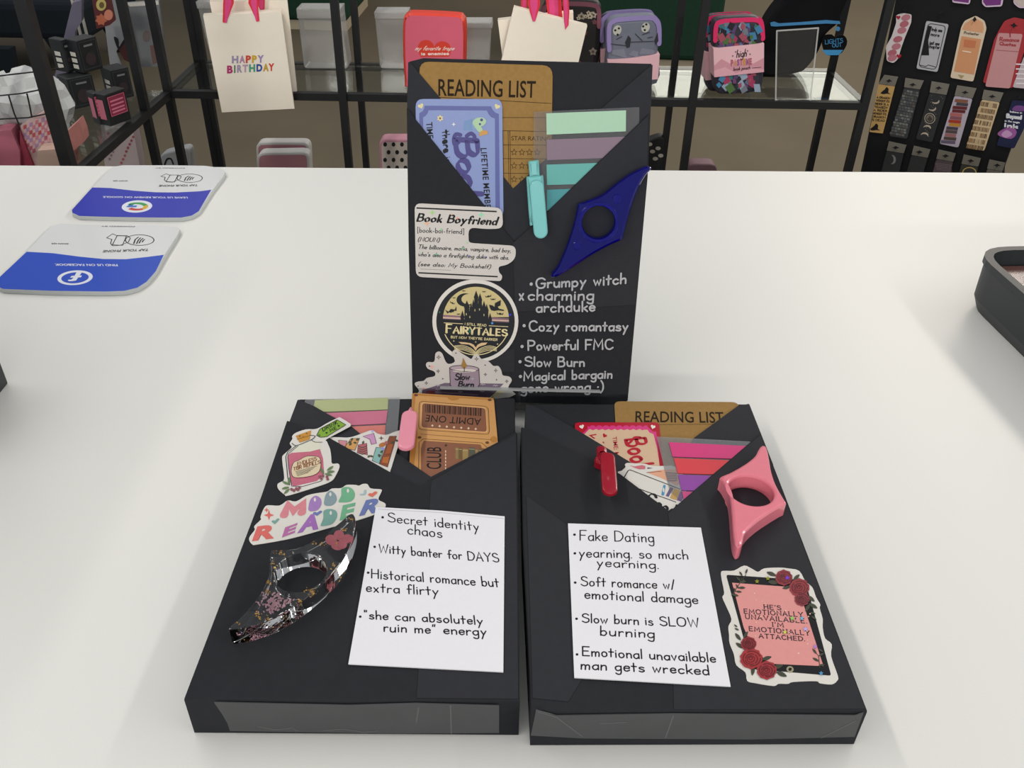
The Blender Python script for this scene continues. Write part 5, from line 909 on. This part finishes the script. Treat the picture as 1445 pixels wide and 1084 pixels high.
for pts in ([(-60, 112), (0, 107), (52, 101), (90, 96)], [(-60, 140), (0, 135), (30, 132), (75, 123)], [(-60, 172), (0, 168), (40, 166), (78, 158)], [(12, 134), (20, 160), (27, 176)], [(38, 132), (42, 150), (45, 166)], [(-20, 137), (-12, 170)], [(70, 124), (74, 160)]):
    bm = bmesh.new(); add_tube(bm, [ony(x, y, yf) for x, y in pts], .0011, 6); mesh_obj('wire', bm, IRON, t)
for x in (-30, 80):
    bm = bmesh.new(); p = ony(x, 165, yf); add_tube(bm, [(p.x, yf, ZG), p], .0016, 6); mesh_obj('wire', bm, IRON, t)
PKP = M('a85f70', .55, noise=.15, scale=40)
def pinkbag(y, crop, pts, th, mt, label, fn=None): return flat(Fr(ony(40, 200, y), (1, .15, 0), (0, 0, 1)), crop, pts, th, mt, 'gift_box', label, 'gift box', fn, 'pink gift boxes at far left')
def checks(x0, y0, x1, y1, sl):
    def fn(a):
        rr = random.Random(11)
        for i in range(9):
            for j in range(8):
                if (i+j) % 2 == 0: x = x0+(x1-x0)*i/9; y = y0+(y1-y0)*j/8+sl*(i/9); a.fill([(x, y), (x+(x1-x0)/9, y+sl/9), (x+(x1-x0)/9, y+(y1-y0)/8+sl/9), (x, y+(y1-y0)/8)], M(rr.choice(['b5707f', 'a85068', 'c08a94', 'b04a52', 'a07aa0']), .55), 1)
        a.fill(ell((x0+x1)/2+40, y1-30, 45, 50), M('b8a49a', .5), 2)
    return fn
fx = [(130, 800), (290, 705), (330, 860), (350, 990), (400, 1300), (250, 1300), (160, 1010)]
pinkbag(1.27, B1, fx, .05, M('c2a3a2', .55), 'gift box with pink checked flower print in front of the tissue', checks(150, 800, 320, 1000, -70))
pinkbag(1.265, B1, [(125, 830), (150, 900), (215, 1060), (200, 1300), (140, 1300)], .03, M('8a3044', .5), 'deep rose folded gift box side left of the checked one')
pinkbag(1.26, B1, [(-40, 840), (70, 830), (125, 960), (140, 1300), (-60, 1300)], .05, PKP, 'dusty pink patterned gift box at the left frame edge')
pinkbag(1.30, B1, [(10, 780), (55, 725), (70, 850), (40, 880)], .01, PKP, 'pointed pink card sticking up at the left frame edge')
pinkbag(1.24, B1, [(240, 960), (380, 950), (400, 1300), (230, 1300)], .03, M('b59a8c', .5), 'beige rose gift box low in front of the checked one')
pinkbag(1.45, B1, [(415, 850), (500, 770), (528, 840), (540, 900), (470, 960), (470, 1300), (440, 1300)], .03, M('b0756e', .55, noise=.12, scale=60), 'small coral printed gift box right of the front post', None)
# ---------------------------------------------------------------- bookmark display on the right
K_bm = (1220, 90, 6.4222); PF = Fr(ony(1300, 120, 1.86), (.84, -.545, 0), (0, 0, 1))
t = thing('bookmark_display', PF.P(0, -.4, -.01), 'black panel display of hanging bookmarks at the right', 'display panel')
a = Art(PF, -.004); a.slab([(1282, -90), (1218, 225), (1210, 262), (1412, 300), (1416, 238), (1428, 205), (1520, -90)], .02, M('0e0f12', .6, .3, .15, 50), bev=.002); a.build('panel', t)
pc = PF.P(.09, 0, -.06); bm = bmesh.new(); add_tube(bm, [(pc.x, pc.y, 0), (pc.x, pc.y, PF.P(0, .1, 0).z)], .015, square=True); mesh_obj('stand_pole', bm, IRON, t)
bm = bmesh.new(); add_box(bm, (pc.x-.14, pc.y-.14, 0), (pc.x+.14, pc.y+.14, .012), None, .003); mesh_obj('stand_base', bm, IRON, t)
SLEEVE = clear('clear_sleeve', (.75, .75, .76), .06, .14, .1); HEAD = M('6b685f', .5)
def bookmark(crop, quad, col, label, fn=None, sleeve=None, hang=None, r=.0035, cat='bookmark'):
    c_ = (sum(p[0] for p in quad)/len(quad), sum(p[1] for p in quad)/len(quad)); t = thing('bookmark', PF.P(*PF.hit(crop[0]+c_[0]/crop[2], crop[1]+c_[1]/crop[2])), label, cat, 'bookmarks hanging on the panel')
    a = Art(PF, .003, crop, .0004); a.slab(rnd(a.C(quad), r, 2), .0015, M(col, .5, noise=.04), raw=True)
    if fn: fn(a)
    a.build('card', t)
    if sleeve: a = Art(PF, .0012, crop); a.slab(rnd(a.C(sleeve), .003, 2), .0006, SLEEVE); a.build('sleeve', t)
    if sleeve: a = Art(PF, .0062, crop); a.slab(rnd(a.C(sleeve), .003, 2), .0003, SLEEVE); a.build('sleeve', t)
    if hang:
        a = Art(PF, .0035, crop, .0004); x, y, wd = hang; a.slab([sleeve[0], sleeve[1], (quad[1][0], quad[1][1]-3), (quad[0][0], quad[0][1]-3)] if crop is K_bm else [(x-wd, y-18), (x+wd, y-10), (x+wd-6, y+38), (x-wd-6, y+30)], .001, HEAD) if wd > 30 else None
        a.fill(spline([(x-wd*.7, y+4), (x-6, y-6), (x, y-14), (x+8, y-4), (x+wd*.6, y+8), (x+4, y+10), (x-2, y+20), (x-8, y+8)], 2), INK, 2); a.build('hang_tab', t)
        p = PF.P(*PF.hit(crop[0]+x/crop[2], crop[1]+y/crop[2])); bm = bmesh.new(); add_tube(bm, [p-PF.n*.004, p+PF.n*.011], .0015, 6); mesh_obj('hook', bm, IRON, t)
def crack(x, y):
    def fn(a):
        rr = random.Random(3)
        for k in range(14):
            xx, yy = x+(k % 2)*30-k*8.5, y+k*22; a.fill(ell(xx, yy, 26, 20, 8), M(rr.choice(['b5808a', 'a86a78', 'c08f98']), .5), 2)
    return fn
bookmark(B5, [(372, 95), (415, 82), (470, 90), (468, 140), (430, 230), (405, 300), (385, 370), (355, 395), (315, 380), (310, 290), (345, 230), (375, 140)], 'cdc3c4', 'pink cloud letters bookmark in a dark pack, leftmost of the upper row', lambda a: [a.fill(ell(x, y, 30, 20, 10, rot=-.3), M(('b0707c', 'a8606c')[i % 2], .5), 1) for i, (x, y) in enumerate(((435, 110), (425, 150), (410, 190), (385, 245), (375, 290), (350, 330), (350, 362)))]+[a.fill(heart(388, 108, 14), M('9a2030', .5), 2), a.fill(heart(392, 350, 16), M('9a2030', .5), 2)], [(345, 50), (400, 30), (500, 50), (490, 130), (420, 430), (265, 400)], (430, 55, 25))
bookmark(B5, [(562, 130), (702, 152), (632, 450), (500, 428)], 'a5a5aa', 'pale grey bookmark with black outlined lettering, second in the upper row', lambda a: (a.line(rnd([(575, 145), (685, 162), (622, 435), (515, 415)], 25), .0012, INK, 1, closed=True), a.fill([(575, 160), (598, 165), (575, 250), (580, 345), (530, 345)], INK, 1), [a.hand(s_, (x, y), (x+w_, y+8), (x+4, y-22), .0012, INK, 1) for s_, x, y, w_ in (('truly one', 595, 192, 65), ('more', 590, 222, 52), ('just one', 582, 275, 60), ('chapter', 575, 298, 70))], a.line([(520, 405), (560, 415), (575, 405), (620, 418)], .0012, INK, 1)), [(580, 70), (735, 60), (740, 120), (650, 460), (480, 435)], (655, 75, 30))
bookmark(B5, [(712, 485), (780, 170), (800, 130), (870, 98), (925, 130), (938, 175), (855, 510)], 'cbb9a2', 'peach rounded bookmark, third in the upper row', lambda a: (a.fill([(785, 185), (805, 145), (868, 110), (915, 140), (922, 180), (915, 205), (785, 185)], M('c99570', .5), 1), a.fill([(783, 225), (905, 245), (860, 465), (735, 445)], M('c28a62', .5), 1), a.fill([(800, 245), (875, 255), (865, 300), (795, 290)], M('b8704e', .5), 2), a.hand('Protector', (798, 210), (890, 220), (800, 195), .001, M('5a4a3a'), 2), a.line([(790, 318), (840, 326)], .002, M('e0cdb8'), 2), a.fill([(760, 465), (800, 472), (780, 490)], M('9a8a60'), 2)), None, (865, 118, 18))
bookmark(B5, [(915, 515), (985, 250), (1015, 190), (1050, 130), (1110, 108), (1190, 125), (1180, 300), (1100, 550)], '9a2c33', 'red backed pink bookmark, fourth in the upper row', lambda a: (a.fill(rnd([(1012, 205), (1165, 212), (1085, 552), (930, 540)], 14), M('b88588', .5), 1), a.hand('Romance', (1020, 255), (1140, 260), (1022, 232), .0016, M('9a3a40'), 2), a.hand('Quotes', (1020, 280), (1120, 288), (1022, 262), .0016, M('9a3a40'), 2), a.line([(1000, 312), (1140, 322)], .001, M('9a5a5e'), 2), a.fill([(1085, 155), (1110, 150), (1135, 160), (1110, 166)], INK, 2), a.line([(1085, 205), (1086, 230)], .002, M('8a2a30'), 2)), None, (1110, 155, 20))
bookmark(B5, [(1100, 545), (1172, 350), (1290, 350), (1250, 560)], 'b5a8ae', 'pale lined bookmark cut by the right frame edge', lambda a: [a.line([(1125, 400+k*30), (1250, 405+k*30)], .0025, M('d5ccd0'), 1) for k in range(5)], None, None)
for q, lb in (([(745, -70), (850, -60), (832, 28), (722, 15)], 'purple bookmark bottom at the top edge, left of three'), ([(920, -60), (1050, -50), (1035, 40), (930, 45), (908, 20)], 'purple rounded bookmark bottom at the top edge, middle of three'), ([(1110, -50), (1230, -40), (1220, 50), (1140, 50), (1105, 20)], 'cream and plum bookmark bottom at the top edge, right of three')):
    bookmark(B5, q, 'c4b0c4', lb, lambda a, q=q: a.fill([(p[0]*.86+.14*sum(z[0] for z in q)/len(q), p[1]-10) for p in q], M('6a2f72' if q[0][0] < 1100 else 'b5a8a0', .5), 1), None, None)
def dragon(a):
    for x, y in ((195, 240), (100, 570)): a.fill(spline([(x-50, y+25), (x-10, y-10), (x+5, y-30), (x+25, y-10), (x+20, y+20), (x+45, y+35), (x+5, y+30), (x-20, y+35)], 2), INK, 1)
    for k, s_ in enumerate(('A DRAGON', 'WITHOUT ITS', 'RIDER IS A', 'TRAGEDY', 'A RIDER', 'WITHOUT ITS', 'DRAGON', 'IS DEAD')): a.hand(s_, (112-k*7, 312+k*29), (232-k*7, 322+k*29), (112-k*7, 294+k*29), .001, INK, 1)
SL = lambda x, y, X, Y, dx: [(x, y), (X, y+28), (X-dx, Y+28), (x-dx, Y)]
bookmark(K_bm, [(125, 185), (275, 205), (165, 632), (45, 618)], 'b5925a', 'tan dragon rider bookmark, leftmost of the middle row', dragon, [(180, 100), (305, 118), (280, 205), (160, 190)], (225, 150, 42), .0012)
def stone(a):
    rr = random.Random(5)
    for j in range(17):
        for i in range(5): x = 360-j*8+i*27+(j % 2)*8; y = 232+j*24+i*5; a.fill([(x, y), (x+23, y+5), (x+18, y+23), (x-5, y+18)], M(rr.choice(['5a5c5c', '4a4c4e', '6a6c6a', '55504a', '3f4244']), .5), 1)
bookmark(K_bm, [(358, 215), (502, 235), (385, 680), (225, 655)], '2f3032', 'grey stone block bookmark, second in the middle row', stone, [(370, 128), (538, 152), (380, 690), (220, 660)], (440, 185, 50))
def moons(a):
    L_ = M('a5998a', .5)
    for x, y, r, k in ((645, 340, 34, 1), (615, 405, 34, 1), (592, 495, 46, 0), (568, 578, 34, 2), (545, 645, 34, 2)):
        if k == 0: a.line(ell(x, y, r), .0012, L_, 1, closed=True); a.fill(ell(x, y-2, 34), M('6a6258', .5), 1); a.fill([(x-25, y+5), (x, y-25), (x+28, y+8), (x, y+28)], M('3a3632', .5), 2)
        else: a.fill(ell(x, y, r, r*.7), L_, 1); a.fill(ell(x-6, y-(14 if k == 1 else -14), r, r*.7), M('26282a', .5, noise=.04), 2)
    for k in range(26): yy = 290+(k*83 % 380); a.fill(ell(662-(yy-290)*.32+(k*47 % 110)-55, yy, 2.5, n=6), L_, 3)
bookmark(K_bm, [(590, 262), (742, 285), (612, 712), (465, 680)], '26282a', 'dark moon phase bookmark, third in the middle row', moons, [(608, 158), (770, 185), (625, 715), (460, 685)], (675, 215, 50))
def stack(a):
    for k, (c_, x, w_) in enumerate((('7a4e3a', 822, 118), ('3f3a42', 835, 105), ('5a1f24', 802, 130), ('5a1f24', 798, 118), ('a05a58', 780, 108), ('7a4a50', 778, 105), ('94301f', 765, 112), ('a8782a', 770, 105), ('3f3842', 745, 105), ('4a3c3c', 738, 105), ('8a5a5a', 732, 100), ('4a3a34', 722, 112), ('5a5064', 695, 130))):
        y = 318+k*31; a.fill([(x, y), (x+w_, y+10), (x+w_-6, y+38), (x-6, y+28)], M(c_, .5), 1)
bookmark(K_bm, [(815, 290), (978, 318), (850, 760), (680, 725)], 'a39aa8', 'bookmark of stacked red books on lilac, fourth in the middle row', stack, [(840, 195), (1015, 222), (855, 768), (675, 730)], (915, 255, 50))
def rows(a):
    rr = random.Random(9)
    for j in range(8):
        for i in range(12): x = 1052-j*18+i*13; y = 340+j*55+i*2; a.fill([(x, y), (x+rr.uniform(6, 11), y+2), (x-2, y+42), (x-10, y+40)], M(rr.choice(['5a4028', '6a4a2c', '7a5a38', '8a7050', '4a3522', 'b09a78']), .5), 1)
bookmark(K_bm, [(1062, 325), (1225, 350), (1085, 790), (915, 760)], 'bba684', 'cream bookmark with rows of brown book spines, fifth in the middle row', rows, [(1082, 235), (1260, 262), (1090, 792), (912, 765)], (1160, 292, 50))
def galaxy(a):
    for q, c_ in (([(1370, 380), (1445, 385), (1440, 430), (1340, 420)], '6a3f7a'), ([(1225, 610), (1330, 570), (1380, 620), (1330, 680), (1215, 650)], '8a4f8a'), ([(1240, 640), (1290, 600), (1340, 640), (1280, 670)], 'b088b0')): a.fill(spline(q, 3), M(c_, .5), 1)
    a.hand('Beyond', (1288, 485), (1420, 500), (1290, 455), .003, M('c9c9d0'), 2); a.hand('believe in', (1318, 438), (1425, 450), (1320, 425), .001, M('c9c9d0'), 2); a.hand('in the magic', (1272, 522), (1405, 538), (1274, 508), .001, M('c9c9d0'), 2); a.hand('Ink', (1268, 568), (1385, 582), (1270, 540), .003, M('c9c9d0'), 2)
bookmark(K_bm, [(1340, 330), (1500, 345), (1445, 590), (1355, 770), (1195, 740)], '141a3c', 'navy and violet galaxy bookmark, rightmost of the middle row', galaxy, None, (1412, 295, 26))
for q, c_, lb, hx in (([(200, 790), (355, 815), (300, 1040), (135, 1040)], '2c2d2f', 'charcoal bookmark with pale moon, leftmost of the bottom row', (285, 755)), ([(425, 830), (572, 855), (510, 1060), (365, 1040)], '2e2e30', 'plain charcoal bookmark, second in the bottom row', (500, 795)), ([(650, 865), (802, 890), (745, 1080), (600, 1060)], '4f4348', 'mauve grey patterned bookmark, third in the bottom row', (738, 830)), ([(878, 910), (1030, 935), (990, 1100), (830, 1080)], '35332f', 'dark bookmark with gold arc, fourth in the bottom row', (965, 875)), ([(1110, 955), (1250, 975), (1210, 1110), (1080, 1090)], '5f5c54', 'pale topped bookmark, rightmost of the bottom row', (1205, 915))):
    fn = {200: lambda a: (a.fill(ell(250, 868, 34, 42), M('7a7876'), 1), a.fill(ell(236, 866, 28, 40), M('2c2d2f', .5, noise=.04), 2)), 425: None, 650: lambda a: [a.line([(640+k*4, 900+k*14), (790, 920+k*14)], .001, M('7a6a70'), 1) for k in range(5)], 878: lambda a: a.line(ell(950, 985, 60, 45, 14, math.pi, 2*math.pi), .002, M('b09a58'), 1), 1110: None}[q[0][0]]
    bookmark(K_bm, q, c_, lb, fn, [(q[0][0]+22, q[0][1]-88), (q[1][0]+25, q[1][1]-78), (q[2][0], q[2][1]), (q[3][0], q[3][1])], (hx[0], hx[1], 50))
